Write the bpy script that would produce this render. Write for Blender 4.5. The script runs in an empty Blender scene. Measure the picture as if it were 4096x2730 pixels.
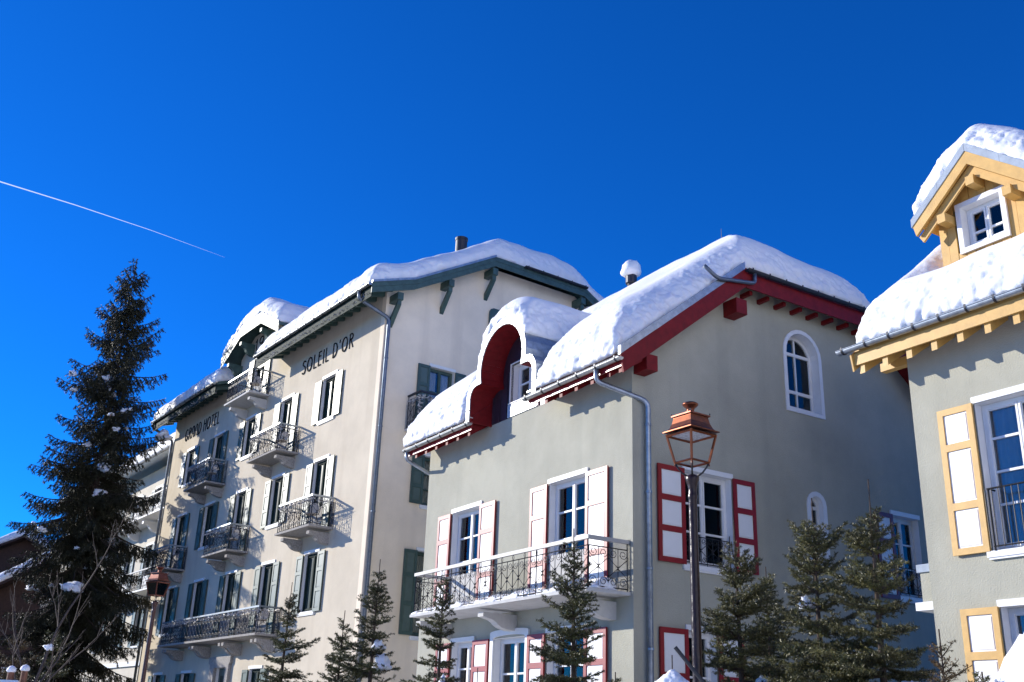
import bpy, bmesh, math, random
import numpy as np
from mathutils import Vector, Matrix, noise
from mathutils.geometry import delaunay_2d_cdt
random.seed(7); RNG = np.random.default_rng(7)
scene = bpy.context.scene
COL = scene.collection
rad = math.radians

# ------------------------------------------------------------------ camera
cam = bpy.data.cameras.new('camera'); cam_o = bpy.data.objects.new('camera', cam); COL.objects.link(cam_o)
right = Vector((0.99927234, -0.01359896, 0.03563511)); down = Vector((0.03814175, 0.35627787, -0.93360124)); fwd = Vector((0, 0.93428108, 0.35653731))
up = -down; bk = -fwd
cam_o.matrix_world = Matrix(((right.x, up.x, bk.x, 0), (right.y, up.y, bk.y, 0), (right.z, up.z, bk.z, 1.6), (0, 0, 0, 1)))
cam.sensor_width = 36.0; cam.lens = 36.0*4127.8/4096; cam.clip_start = 0.1; cam.clip_end = 40000
scene.camera = cam_o
scene.render.resolution_x = 1024; scene.render.resolution_y = 682

# ------------------------------------------------------------------ sky, sun, exposure
SUN_EL, SUN_AZ = 18.8, -66.6          # azimuth clockwise from +Y
w = bpy.data.worlds.new('World'); scene.world = w; w.use_nodes = True
nt = w.node_tree; nt.nodes.clear()
sky = nt.nodes.new('ShaderNodeTexSky'); sky.sky_type = 'NISHITA'; sky.sun_disc = False
sky.sun_elevation = rad(SUN_EL); sky.sun_rotation = rad(SUN_AZ)
sky.altitude = 2500; sky.air_density = 1.0; sky.dust_density = 0.30; sky.ozone_density = 5.0
hsv = nt.nodes.new('ShaderNodeHueSaturation'); hsv.inputs['Saturation'].default_value = 1.12; hsv.inputs['Value'].default_value = 1.0
bg = nt.nodes.new('ShaderNodeBackground'); bg.inputs['Strength'].default_value = 0.084
wo = nt.nodes.new('ShaderNodeOutputWorld')
nt.links.new(sky.outputs[0], hsv.inputs['Color']); mul = nt.nodes.new('ShaderNodeMix'); mul.data_type = 'RGBA'; mul.blend_type = 'MULTIPLY'; mul.inputs[0].default_value = 1.0; mul.inputs[7].default_value = (0.14, 1.13, 2.02, 1)
nt.links.new(hsv.outputs[0], mul.inputs[6]); nt.links.new(mul.outputs[2], bg.inputs['Color']); nt.links.new(bg.outputs[0], wo.inputs['Surface'])
sl = bpy.data.lights.new('sun', 'SUN'); sl.energy = 5.0; sl.angle = rad(0.53); sl.color = (1.0, 0.945, 0.855)
so = bpy.data.objects.new('sun', sl); COL.objects.link(so)
so.rotation_euler = Vector((0.8690, -0.3757, -0.3220)).to_track_quat('-Z', 'Y').to_euler()
so.location = (-40, 20, 30)
vs = scene.view_settings; vs.view_transform = 'Standard'; vs.look = 'None'; vs.exposure = 0.38; vs.gamma = 1.0; vs.use_curve_mapping = False
scene.render.engine = 'CYCLES'
scene.cycles.max_bounces = 6; scene.cycles.transparent_max_bounces = 12

# ------------------------------------------------------------------ materials
MATS = {}
def mat(name, col, rough=0.6, metal=0.0, var=0.08, vscale=3.0, bump=0.0, bscale=60.0, bdist=0.01, spec=0.5, col2=None, island=0.0, sss=0.0, coat=0.0, dirt=None):
    m = bpy.data.materials.new(name); m.use_nodes = True
    t = m.node_tree; n = t.nodes; p = n['Principled BSDF']; L = t.links.new
    p.inputs['Roughness'].default_value = rough; p.inputs['Metallic'].default_value = metal
    p.inputs['Specular IOR Level'].default_value = spec
    if coat: p.inputs['Coat Weight'].default_value = coat; p.inputs['Coat Roughness'].default_value = 0.15
    if sss:
        p.inputs['Subsurface Weight'].default_value = sss; p.inputs['Subsurface Radius'].default_value = (0.06, 0.08, 0.10); p.inputs['Subsurface Scale'].default_value = 0.5
    g = n.new('ShaderNodeNewGeometry')
    nz = n.new('ShaderNodeTexNoise'); nz.inputs['Scale'].default_value = vscale; nz.inputs['Detail'].default_value = 6; nz.inputs['Roughness'].default_value = 0.65
    L(g.outputs['Position'], nz.inputs['Vector'])
    mx = n.new('ShaderNodeMix'); mx.data_type = 'RGBA'
    c2 = col2 if col2 else tuple(c*(1-2.2*var) for c in col)
    c1 = col if col2 else tuple(min(1, c*(1+var)) for c in col)
    mx.inputs[6].default_value = (*c1, 1); mx.inputs[7].default_value = (*c2, 1)
    rmp = n.new('ShaderNodeMapRange'); rmp.inputs[1].default_value = 0.35; rmp.inputs[2].default_value = 0.75
    L(nz.outputs['Fac'], rmp.inputs[0]); L(rmp.outputs[0], mx.inputs[0])
    out = mx.outputs[2]
    if island:
        h = n.new('ShaderNodeHueSaturation'); mr = n.new('ShaderNodeMapRange'); mr.inputs[3].default_value = 1-island; mr.inputs[4].default_value = 1+island
        L(g.outputs['Random Per Island'], mr.inputs[0]); L(mr.outputs[0], h.inputs['Value']); L(out, h.inputs['Color']); out = h.outputs[0]
    if dirt:   # vertical rain streaks: a second noise stretched along z
        mp = n.new('ShaderNodeMapping'); mp.inputs['Scale'].default_value = (dirt[1], dirt[1], dirt[1]*0.07); L(g.outputs['Position'], mp.inputs['Vector'])
        n2 = n.new('ShaderNodeTexNoise'); n2.inputs['Scale'].default_value = 1.0; n2.inputs['Detail'].default_value = 5; L(mp.outputs[0], n2.inputs['Vector'])
        r2 = n.new('ShaderNodeMapRange'); r2.inputs[1].default_value = 0.52; r2.inputs[2].default_value = 0.85; r2.inputs[4].default_value = dirt[2]; L(n2.outputs['Fac'], r2.inputs[0])
        m2 = n.new('ShaderNodeMix'); m2.data_type = 'RGBA'; L(r2.outputs[0], m2.inputs[0]); L(out, m2.inputs[6]); m2.inputs[7].default_value = (*dirt[0], 1); out = m2.outputs[2]
    L(out, p.inputs['Base Color'])
    if bump:
        b = n.new('ShaderNodeBump'); b.inputs['Strength'].default_value = bump; b.inputs['Distance'].default_value = bdist
        nb = n.new('ShaderNodeTexNoise'); nb.inputs['Scale'].default_value = bscale; nb.inputs['Detail'].default_value = 4
        L(g.outputs['Position'], nb.inputs['Vector']); L(nb.outputs['Fac'], b.inputs['Height']); L(b.outputs[0], p.inputs['Normal'])
    MATS[name] = m; return m
mat('stucco_grey', (0.425, 0.412, 0.33), 0.92, var=0.07, vscale=0.8, bump=0.6, bscale=45, bdist=0.014, spec=0.15, dirt=((0.29, 0.29, 0.24), 2.2, 0.5))
mat('stucco_cream', (0.64, 0.56, 0.43), 0.92, var=0.06, vscale=0.7, bump=0.55, bscale=38, bdist=0.014, spec=0.15, dirt=((0.46, 0.38, 0.28), 1.8, 0.5))
mat('stucco_cream_bounce', (0.88, 0.75, 0.575), 0.92, var=0.06, vscale=0.7, bump=0.5, bscale=38, bdist=0.014, spec=0.15, dirt=((0.55, 0.46, 0.36), 1.5, 0.5))  # the front's cream, lightened: bounce light on the shaded gable put into the colour
mat('zinc_dark', (0.16, 0.19, 0.23), 0.45, metal=0.7, var=0.16, vscale=8)
mat('stucco_pale', (0.70, 0.64, 0.52), 0.92, var=0.05, vscale=1.0, bump=0.4, bscale=30, bdist=0.012, spec=0.15)
mat('white_paint', (0.78, 0.78, 0.77), 0.5, var=0.03, bump=0.12, bscale=80, bdist=0.004)
mat('white_panel', (0.82, 0.81, 0.79), 0.42, var=0.02, bump=0.1, bscale=60, bdist=0.003)
mat('red_paint', (0.26, 0.010, 0.012), 0.42, var=0.10, vscale=5, bump=0.2, bscale=50, bdist=0.004)
mat('red_wood', (0.18, 0.008, 0.010), 0.55, var=0.16, vscale=7, bump=0.35, bscale=35, bdist=0.006, spec=0.22, dirt=((0.10, 0.012, 0.012), 9.0, 0.5))
mat('red_gloss', (0.24, 0.010, 0.012), 0.34, var=0.10, vscale=5, bump=0.12, bscale=50, bdist=0.004)
mat('maroon_paint', (0.16, 0.010, 0.022), 0.42, var=0.10, vscale=5, bump=0.2, bscale=50, bdist=0.004)
mat('ochre_wood', (0.60, 0.355, 0.095), 0.48, var=0.08, vscale=5, bump=0.25, bscale=40, bdist=0.005)
mat('green_paint', (0.052, 0.092, 0.076), 0.44, var=0.12, vscale=5, bump=0.2, bscale=50, bdist=0.004)
mat('green_panel', (0.085, 0.125, 0.105), 0.40, var=0.08, vscale=5, bump=0.15, bscale=50, bdist=0.003)
mat('green_wood', (0.050, 0.095, 0.082), 0.50, var=0.18, vscale=6, bump=0.35, bscale=35, bdist=0.006, dirt=((0.022, 0.035, 0.03), 8.0, 0.5))
mat('zinc', (0.36, 0.40, 0.44), 0.42, metal=0.85, var=0.16, vscale=8, bump=0.1, bscale=20, bdist=0.006)
mat('zinc_bright', (0.62, 0.64, 0.66), 0.40, metal=0.8, var=0.06, vscale=6, bump=0.06, bscale=20, bdist=0.004)
mat('zinc_trim', (0.50, 0.52, 0.54), 0.55, metal=0.55, var=0.08, vscale=6)
mat('zinc_matte', (0.36, 0.41, 0.47), 0.75, metal=0.1, var=0.10, vscale=6, spec=0.2)
mat('gutter_metal', (0.42, 0.43, 0.42), 0.36, metal=0.9, var=0.14, vscale=7)
mat('dark_metal', (0.045, 0.047, 0.055), 0.45, metal=0.6, var=0.1)
mat('cladding', (0.085, 0.060, 0.085), 0.40, metal=0.7, var=0.08, vscale=4)
mat('iron', (0.022, 0.022, 0.024), 0.50, metal=0.5, var=0.1)
mat('iron_grey', (0.05, 0.05, 0.055), 0.5, metal=0.6, var=0.15)
mat('rail_grey', (0.42, 0.41, 0.39), 0.5, var=0.08)
mat('concrete', (0.56, 0.55, 0.52), 0.85, var=0.07, vscale=4, bump=0.3, bscale=50, spec=0.2, dirt=((0.33, 0.31, 0.27), 3.0, 0.4))
mat('granite', (0.33, 0.31, 0.285), 0.85, var=0.22, vscale=22, bump=0.4, bscale=60, spec=0.25)
mat('copper', (0.245, 0.074, 0.030), 0.36, metal=0.9, col2=(0.09, 0.038, 0.03), vscale=9, bump=0.08, bscale=30, bdist=0.004)
mat('copper_dark', (0.19, 0.066, 0.045), 0.40, metal=0.9, var=0.22, vscale=14)
mat('lamp_post', (0.026, 0.012, 0.010), 0.30, var=0.3, vscale=25, bump=0.6, bscale=14, bdist=0.014, spec=0.35)
mat('lamp_post_brown', (0.075, 0.026, 0.018), 0.32, var=0.25, vscale=20, bump=0.5, bscale=26, bdist=0.010)
mat('lamp_glass', (0.55, 0.57, 0.60), 0.35, var=0.3, vscale=30, bump=0.3, bscale=30)
mat('snow', (0.84, 0.845, 0.86), 0.55, var=0.012, vscale=2, bump=0.22, bscale=24, bdist=0.03, spec=0.25, sss=0.25)
mat('snow_ground', (0.88, 0.90, 0.93), 0.6, var=0.02, vscale=0.5, bump=0.5, bscale=4, bdist=0.06, spec=0.25)
mat('slate', (0.055, 0.060, 0.068), 0.55, var=0.2, vscale=9, bump=0.3, bscale=14)
mat('curtain', (0.62, 0.62, 0.62), 0.9, var=0.06, spec=0.1)
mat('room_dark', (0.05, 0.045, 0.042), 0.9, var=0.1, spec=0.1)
mat('dark_pane', (0.016, 0.034, 0.028), 0.30, var=0.12, vscale=2, spec=0.22)
mat('bark', (0.075, 0.055, 0.042), 0.9, var=0.25, vscale=18, bump=0.5, bscale=40, bdist=0.01, spec=0.2)
mat('bark_grey', (0.085, 0.066, 0.055), 0.85, var=0.3, vscale=25, bump=0.4, bscale=40, bdist=0.006, spec=0.25)
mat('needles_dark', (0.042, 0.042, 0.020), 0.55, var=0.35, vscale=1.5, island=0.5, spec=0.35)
mat('needles', (0.075, 0.076, 0.022), 0.45, var=0.4, vscale=2.5, island=0.5, spec=0.4)
mat('needles_blue', (0.105, 0.098, 0.030), 0.45, var=0.4, vscale=2.5, island=0.5, spec=0.45)
mat('needles_brown', (0.135, 0.075, 0.030), 0.6, col2=(0.045, 0.055, 0.020), vscale=4, island=0.4, spec=0.3)
mat('tinsel', (0.50, 0.48, 0.46), 0.45, metal=0.3, var=0.1, island=0.3)
mat('old_wood', (0.050, 0.024, 0.016), 0.8, var=0.2, vscale=6, bump=0.4, bscale=20, dirt=((0.05, 0.02, 0.014), 5, 0.6))
mat('post_wood', (0.20, 0.085, 0.045), 0.7, var=0.25, vscale=12, bump=0.4, bscale=40)
mat('cloth_cream', (0.60, 0.52, 0.42), 0.8, var=0.05)
mat('black_paint', (0.012, 0.012, 0.014), 0.4, var=0.1)
mat('letter_black', (0.012, 0.012, 0.014), 0.9, var=0.1, spec=0.1)
mat('green_dark', (0.012, 0.028, 0.023), 0.75, var=0.1, spec=0.2)
mat('brick_red', (0.25, 0.05, 0.03), 0.8, var=0.15, vscale=9)
m = mat('contrail_white', (0.95, 0.95, 0.96), 1.0, var=0.0, spec=0.0)
# window glass: fresnel mix of a clear pane and a mirror
gm = bpy.data.materials.new('glass'); gm.use_nodes = True; t_ = gm.node_tree; t_.nodes.clear()
o_ = t_.nodes.new('ShaderNodeOutputMaterial'); mx_ = t_.nodes.new('ShaderNodeMixShader'); tr_ = t_.nodes.new('ShaderNodeBsdfTransparent'); gl_ = t_.nodes.new('ShaderNodeBsdfGlossy'); fr_ = t_.nodes.new('ShaderNodeFresnel')
tr_.inputs[0].default_value = (0.80, 0.83, 0.84, 1); gl_.inputs['Roughness'].default_value = 0.015; fr_.inputs['IOR'].default_value = 1.6
t_.links.new(fr_.outputs[0], mx_.inputs[0]); t_.links.new(tr_.outputs[0], mx_.inputs[1]); t_.links.new(gl_.outputs[0], mx_.inputs[2]); t_.links.new(mx_.outputs[0], o_.inputs[0])
MATS['glass'] = gm

# ------------------------------------------------------------------ mesh helpers
def inpoly(p, poly):
    x, y = p; c = False; j = len(poly)-1
    for i in range(len(poly)):
        xi, yi = poly[i]; xj, yj = poly[j]
        if (yi > y) != (yj > y) and x < (xj-xi)*(y-yi)/(yj-yi)+xi: c = not c
        j = i
    return c
def tri2d(outer, holes):
    V = []; E = []
    for lp in [outer]+list(holes):
        s = len(V); V += [Vector(p) for p in lp]; E += [(s+i, s+(i+1) % len(lp)) for i in range(len(lp))]
    r = delaunay_2d_cdt(V, E, [], 0, 1e-6)
    vs_, fs_ = r[0], r[2]; out = []
    for f in fs_:
        c = ((vs_[f[0]].x+vs_[f[1]].x+vs_[f[2]].x)/3, (vs_[f[0]].y+vs_[f[1]].y+vs_[f[2]].y)/3)
        if inpoly(c, outer) and not any(inpoly(c, h) for h in holes): out.append(list(f))
    return [(v.x, v.y) for v in vs_], out
def F(a, b, z): return (-a, -b, z)      # front wall: a runs away along the front, b out of the wall
def G(a, b, z): return (b, a, z)        # gable wall: a runs to the back, b out of the wall
def UVZ(u, v, z): return (-u, v, z)
class MB:
    def __init__(s): s.v = []; s.f = []; s.mi = []
    def add(s, vs_, fs_, mi=0):
        k = len(s.v); s.v += [tuple(p) for p in vs_]; s.f += [[k+i for i in f] for f in fs_]; s.mi += [mi]*len(fs_); return s
    def box(s, fm, a0, a1, b0, b1, z0, z1, mi=0):
        P = [fm(a, b, z) for z in (z0, z1) for b in (b0, b1) for a in (a0, a1)]
        return s.add(P, [(0, 1, 3, 2), (4, 6, 7, 5), (0, 4, 5, 1), (2, 3, 7, 6), (0, 2, 6, 4), (1, 5, 7, 3)], mi)
    def prism(s, fm, outer, b0, b1, holes=(), mi=0, himi=None):
        vs_, fs_ = tri2d(outer, holes)
        s.add([fm(x, b1, y) for x, y in vs_], fs_, mi); s.add([fm(x, b0, y) for x, y in vs_], [f[::-1] for f in fs_], mi)
        for k, lp in enumerate([outer]+list(holes)):
            n = len(lp); P = [fm(x, b0, y) for x, y in lp]+[fm(x, b1, y) for x, y in lp]
            s.add(P, [(i, (i+1) % n, n+(i+1) % n, n+i) for i in range(n)], mi if (k == 0 or himi is None) else himi)
        return s
    def hexa(s, p8, mi=0):   # two quads, bottom loop then top loop
        return s.add(p8, [(0, 1, 2, 3), (7, 6, 5, 4), (0, 4, 5, 1), (1, 5, 6, 2), (2, 6, 7, 3), (3, 7, 4, 0)], mi)
    def tube(s, pts, r, n=6, mi=0, cap=True):
        pts = [Vector(p) for p in pts]; R = r if isinstance(r, (list, tuple)) else [r]*len(pts); rings = []; pv = None
        for i, p in enumerate(pts):
            d = (pts[min(i+1, len(pts)-1)]-pts[max(i-1, 0)])
            d = d.normalized() if d.length > 1e-9 else Vector((0, 0, 1))
            if pv is None:
                x = d.orthogonal().normalized()
            else:
                x = pv-d*pv.dot(d); x = x.normalized() if x.length > 1e-6 else d.orthogonal().normalized()
            pv = x; y = d.cross(x)
            rings.append([p+(x*math.cos(2*math.pi*(k+.5)/n)+y*math.sin(2*math.pi*(k+.5)/n))*R[i] for k in range(n)])
        V = [q for rg in rings for q in rg]; Fs = []
        for i in range(len(rings)-1):
            for k in range(n): Fs.append((i*n+k, i*n+(k+1) % n, (i+1)*n+(k+1) % n, (i+1)*n+k))
        if cap: Fs.append(tuple(range(n))[::-1]); Fs.append(tuple((len(rings)-1)*n+k for k in range(n)))
        return s.add(V, Fs, mi)
    def lathe(s, prof, n=12, c=(0, 0), mi=0, rot=0.0):
        V = [(c[0]+r*math.cos(rot+2*math.pi*k/n), c[1]+r*math.sin(rot+2*math.pi*k/n), z) for r, z in prof for k in range(n)]; Fs = []
        for i in range(len(prof)-1):
            for k in range(n): Fs.append((i*n+k, i*n+(k+1) % n, (i+1)*n+(k+1) % n, (i+1)*n+k))
        Fs.append(tuple(range(n))[::-1]); Fs.append(tuple((len(prof)-1)*n+k for k in range(n)))
        return s.add(V, Fs, mi)
    def mesh(s, name, mats, smooth=False, fix=True):
        me = bpy.data.meshes.new(name)
        me.from_pydata(s.v, [], s.f)
        for m_ in (mats if isinstance(mats, (list, tuple)) else [mats]): me.materials.append(MATS[m_])
        if any(s.mi): me.polygons.foreach_set('material_index', s.mi)
        if fix:
            bm = bmesh.new(); bm.from_mesh(me); bmesh.ops.remove_doubles(bm, verts=bm.verts, dist=2e-5); bmesh.ops.recalc_face_normals(bm, faces=bm.faces); bm.to_mesh(me); bm.free()
        if smooth: me.shade_smooth()
        return me
    def build(s, name, mats, parent=None, loc=(0, 0, 0), smooth=False, fix=True):
        return link(name, s.mesh(name, mats, smooth, fix), parent, loc)
def link(name, me, parent=None, loc=(0, 0, 0)):
    o = bpy.data.objects.new(name, me); COL.objects.link(o); o.location = loc
    if parent: o.parent = parent
    return o
CACHE = {}
def cached(key, fn):
    if key not in CACHE: CACHE[key] = fn()
    return CACHE[key]
def tag(o, label=None, cat=None, group=None, kind=None):
    if label: o['label'] = label
    if cat: o['category'] = cat
    if group: o['group'] = group
    if kind: o['kind'] = kind
    return o
def empty(name, loc, rz=0.0, label=None, cat=None, group=None):
    o = bpy.data.objects.new(name, None); COL.objects.link(o); o.location = loc; o.rotation_euler = (0, 0, rz); o.empty_display_size = 0.2
    return tag(o, label, cat, group)
def npmesh(name, V, Fi, mats, mi=None, smooth=False):
    """big triangle mesh from numpy arrays"""
    me = bpy.data.meshes.new(name); nv, nf = len(V), len(Fi)
    me.vertices.add(nv); me.vertices.foreach_set('co', np.asarray(V, np.float32).ravel())
    me.loops.add(nf*3); me.loops.foreach_set('vertex_index', np.asarray(Fi, np.int32).ravel())
    me.polygons.add(nf); me.polygons.foreach_set('loop_start', np.arange(0, nf*3, 3, dtype=np.int32))
    for m_ in (mats if isinstance(mats, (list, tuple)) else [mats]): me.materials.append(MATS[m_])
    if mi is not None: me.polygons.foreach_set('material_index', np.asarray(mi, np.int32))
    me.update(calc_edges=True); me.validate()
    if smooth: me.shade_smooth()
    return me
def rect(a0, a1, z0, z1): return [(a0, z0), (a1, z0), (a1, z1), (a0, z1)]
def arch(a0, a1, z0, z1, n=12):
    r = (a1-a0)/2; c = (a0+a1)/2; zc = z1-r
    return [(a0, z0), (a1, z0)]+[(c+r*math.cos(t), zc+r*math.sin(t)) for t in [math.pi*k/n for k in range(n+1)]]

# ------------------------------------------------------------------ building parts
def window(parent, fm, a0, a1, z0, z1, depth=0.16, bars=(0.5,), leaves=2, frame='white_paint', glass='glass', lintel=True, sill=True, curtain=True, key='w', lint='white_paint', lw=0.0):
    W_ = a1-a0; H_ = z1-z0; loc = fm(a0, 0, z0); k = (fm.__name__, key, round(W_, 3), round(H_, 3), depth, bars, leaves, frame, glass, lw)
    fo = 0.055; st = 0.05; holes = []
    lw_ = (W_-2*fo)/leaves
    for i in range(leaves):
        x0 = fo+i*lw_+st; x1 = fo+(i+1)*lw_-st; zs = [fo+st+0.02]+[fo+(H_-2*fo)*b for b in bars]+[H_-fo-st]
        for j in range(len(zs)-1): holes.append(rect(x0, x1, zs[j]+(0.018 if j else 0), zs[j+1]-(0.018 if j < len(zs)-2 else 0)))
    def mk():
        m_ = MB().prism(fm, rect(0.003, W_-0.003, 0.003, H_-0.003), -depth-0.06, -depth, holes)
        for i in range(leaves):      # raised rim of each leaf
            x0 = fo+i*lw_+0.008; x1 = fo+(i+1)*lw_-0.008
            m_.prism(fm, rect(x0, x1, fo+0.01, H_-fo), -depth, -depth+0.018, [rect(x0+st*0.62, x1-st*0.62, fo+0.01+st*0.75, H_-fo-st*0.62)])
        return m_.mesh('window', frame)
    wo_ = link('window', cached(k, mk), parent, loc)
    for h in holes:
        xs = [p[0] for p in h]; zs = [p[1] for p in h]
        hw, hh = max(xs)-min(xs), max(zs)-min(zs)
        me = cached((fm.__name__, 'pane', round(hw, 3), round(hh, 3), glass), lambda: MB().box(fm, -0.006, hw+0.006, -0.008, 0, -0.006, hh+0.006).mesh('pane', glass))
        link('pane', me, wo_, fm(min(xs), -depth-0.025, min(zs)))
    if lintel: link('lintel', cached((fm.__name__, 'lin', round(W_, 3), lint), lambda: MB().box(fm, -0.03, W_+0.03, 0.002, 0.035, 0.003, 0.10).mesh('lintel', lint)), wo_, fm(0, 0, H_))
    if sill: link('sill', cached((fm.__name__, 'sil', round(W_, 3), lint), lambda: MB().box(fm, -0.07, W_+0.07, -depth+0.001, 0.06, -0.085, 0.004).box(fm, -0.05, W_+0.05, 0.002, 0.045, -0.115, -0.085).mesh('sill', lint)), wo_, fm(0, 0, 0))
    if curtain:
        def mkc():
            m_ = MB(); n = 28
            for c0, c1 in ((0.05, W_*0.40), (W_*0.60, W_-0.05)):
                xs = np.linspace(c0, c1, n); V = []
                for x in xs:
                    b = -depth-0.10+0.022*math.sin(x*52)+0.01*math.sin(x*23+1)
                    V += [fm(x, b, 0.05), fm(x, b, H_-0.06)]
                m_.add(V, [(2*i, 2*i+2, 2*i+3, 2*i+1) for i in range(n-1)])
            return m_.mesh('curtain', 'curtain', smooth=True, fix=False)
        link('curtain', cached((fm.__name__, 'cur', round(W_, 3), round(H_, 3), depth), mkc), wo_, (0, 0, 0))
    return wo_
def shutter(parent, fm, a0, a1, z0, z1, fmat, pmat, rows, off=0.03, th=0.038, margin=0.085, tilt=0.0):
    W_ = a1-a0; H_ = z1-z0
    tot = sum(rows); gap = 0.11 if H_ > 1.4 else 0.09
    avail = H_-2*0.095-gap*(len(rows)-1); holes = []; z = 0.095
    for r in reversed(rows):
        h = avail*r/tot; holes.append((margin, W_-margin, z, z+h)); z += h+gap
    k = (fm.__name__, 'sh', round(W_, 3), round(H_, 3), fmat, tuple(rows), th)
    so_ = link('shutter', cached(k, lambda: MB().prism(fm, rect(0, W_, 0, H_), 0, th, [rect(*h) for h in holes]).mesh('shutter', fmat)), parent, fm(a0, off, z0))
    for h in holes:
        hw, hh = h[1]-h[0], h[3]-h[2]
        def mkp():
            m_ = MB(); m_.box(fm, 0.001, hw-0.001, 0.006, th-0.020, 0.001, hh-0.001); i = 0.028
            m_.prism(fm, rect(i, hw-i, i, hh-i), th-0.020, th-0.012)
            return m_.mesh('panel', pmat)
        link('panel', cached((fm.__name__, 'pnl', round(hw, 3), round(hh, 3), pmat, th), mkp), so_, fm(h[0], 0, h[2]))
    if tilt: so_.rotation_euler = (0, 0, tilt)
    return so_
def spiral(cx, cz, r, a0, turns, n=9):
    return [(cx+r*(1-0.72*i/n)*math.cos(a0+turns*2*math.pi*i/n), cz+r*(1-0.72*i/n)*math.sin(a0+turns*2*math.pi*i/n)) for i in range(n+1)]
def iron_panel(m_, fm, p0, p1, h, unit=0.40, r=0.0085, rings=True):
    """wrought-iron panel between two plan points (a,b), from z=0 up to h"""
    (xa, ya), (xb, yb) = p0, p1; Ln = math.hypot(xb-xa, yb-ya); n = max(1, round(Ln/unit)); u = Ln/n
    def P(s, z): return fm(xa+(xb-xa)*s/Ln, ya+(yb-ya)*s/Ln, z)
    zb, zt = 0.05, h-0.11
    m_.tube([P(0, zb), P(Ln, zb)], r*1.25, 4); m_.tube([P(0, zt), P(Ln, zt)], r*1.25, 4)
    H_ = zt-zb
    for i in range(n+1):
        s = min(max(i*u, 0.01), Ln-0.01)
        m_.tube([P(s, -0.0), P(s, zt if i % 4 else h)], r*(1.5 if i % 4 == 0 else 1.1), 4)
        if rings and 0 < i < n: m_.tube([P(s+0.028*math.cos(t), zt+0.055+0.05*math.sin(t)) for t in [k*math.pi/4 for k in range(9)]], r*0.8, 4, cap=False)
    for i in range(n):
        s0 = i*u
        m_.tube([P(s0+u/2, zb), P(s0+u/2, zt)], r*0.9, 4)
        for flip in (0, 1):
            def Q(x, z):
                x = u-x if flip else x
                return P(s0+x, zb+z*H_)
            m_.tube([Q(0.02*u, .26), Q(.5*u, .5), Q(.98*u, .74)], r*0.8, 4)
            for zf in (0, 1):
                def S(x, z): return Q(x, 1-z if zf else z)
                c = spiral(0.24*u, 0.0, 0.22*u, math.pi*0.95, -1.35)
                m_.tube([S(0.03*u, .30), S(0.0, .20)]+[S(x, .14+z/H_*0.9) for x, z in c], r*0.8, 4)
        # little star on the middle bar
        for dx, dz in ((.03, .05), (-.03, .05)):
            m_.tube([P(s0+u/2-dx, zb+H_*.5-dz), P(s0+u/2+dx, zb+H_*.5+dz)], r*0.7, 4)
def corbel_profile(d, h):
    return [(0, 0), (d, 0), (d, -h*0.28), (d*0.86, -h*0.34), (d*0.72, -h*0.42), (d*0.62, -h*0.56), (d*0.55, -h*0.72), (d*0.42, -h*0.88), (d*0.22, -h*0.98), (0, -h)]
def corbel(m_, fm, a0, a1, zt, d, h):
    pr = corbel_profile(d, h); n = len(pr)
    V = [fm(a0, b, zt+z) for b, z in pr]+[fm(a1, b, zt+z) for b, z in pr]
    m_.add(V, [tuple(range(n)), tuple(range(2*n-1, n-1, -1))]+[(i, (i+1) % n, n+(i+1) % n, n+i) for i in range(n)])
def balcony(parent, fm, a0, a1, d, zb, zt, hr, slab_mat, br_at, iron, railmat, br_w=0.16, br_h=0.34, unit=0.40, key='', railh=0.055, r=0.0085, double=False):
    W_ = a1-a0; k = (fm.__name__, 'bal', key, round(W_, 2), d)
    def mk():
        t = zt-zb
        return MB().prism(lambda x, y, z: fm(x, z, y), [(0, -t), (W_, -t), (W_, -t*0.45), (W_, 0), (0, 0)], -0.0, d).box(fm, 0.0, W_, 0.004, d+0.03, -t*0.42, 0.002).mesh('balcony', slab_mat)
    bo = link('balcony', cached(k, mk), parent, fm(a0, 0, zt))
    for a in br_at:
        for q in ((-0.16, 0.16) if double else (0,)):
            link('bracket', cached((fm.__name__, 'corb', br_w, br_h, d, slab_mat), lambda: (lambda m_: (corbel(m_, fm, -br_w/2, br_w/2, 0, d*0.86, br_h), m_.mesh('bracket', slab_mat))[1])(MB())), bo, fm(a-a0+q, 0, zb-zt-0.002))
    i = 0.05; e = d-0.04
    def mkr():
        m_ = MB(); iron_panel(m_, fm, (i, e), (W_-i, e), hr-railh, unit, r); iron_panel(m_, fm, (i, 0.03), (i, e), hr-railh, unit, r, False); iron_panel(m_, fm, (W_-i, 0.03), (W_-i, e), hr-railh, unit, r, False)
        return m_.mesh('railing', iron, fix=False)
    link('railing', cached(k+('r',), mkr), bo, (0, 0, 0))
    def mkh():
        return MB().prism(lambda x, z, y: fm(x, y, z), [(i-.03, 0.012), (i+.035, 0.012), (i+.035, e-.035), (W_-i-.035, e-.035), (W_-i-.035, 0.012), (W_-i+.03, 0.012), (W_-i+.03, e+.03), (i-.03, e+.03)], hr-railh, hr).mesh('handrail', railmat)
    link('handrail', cached(k+('h',), mkh), bo, (0, 0, 0))
    return bo
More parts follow.
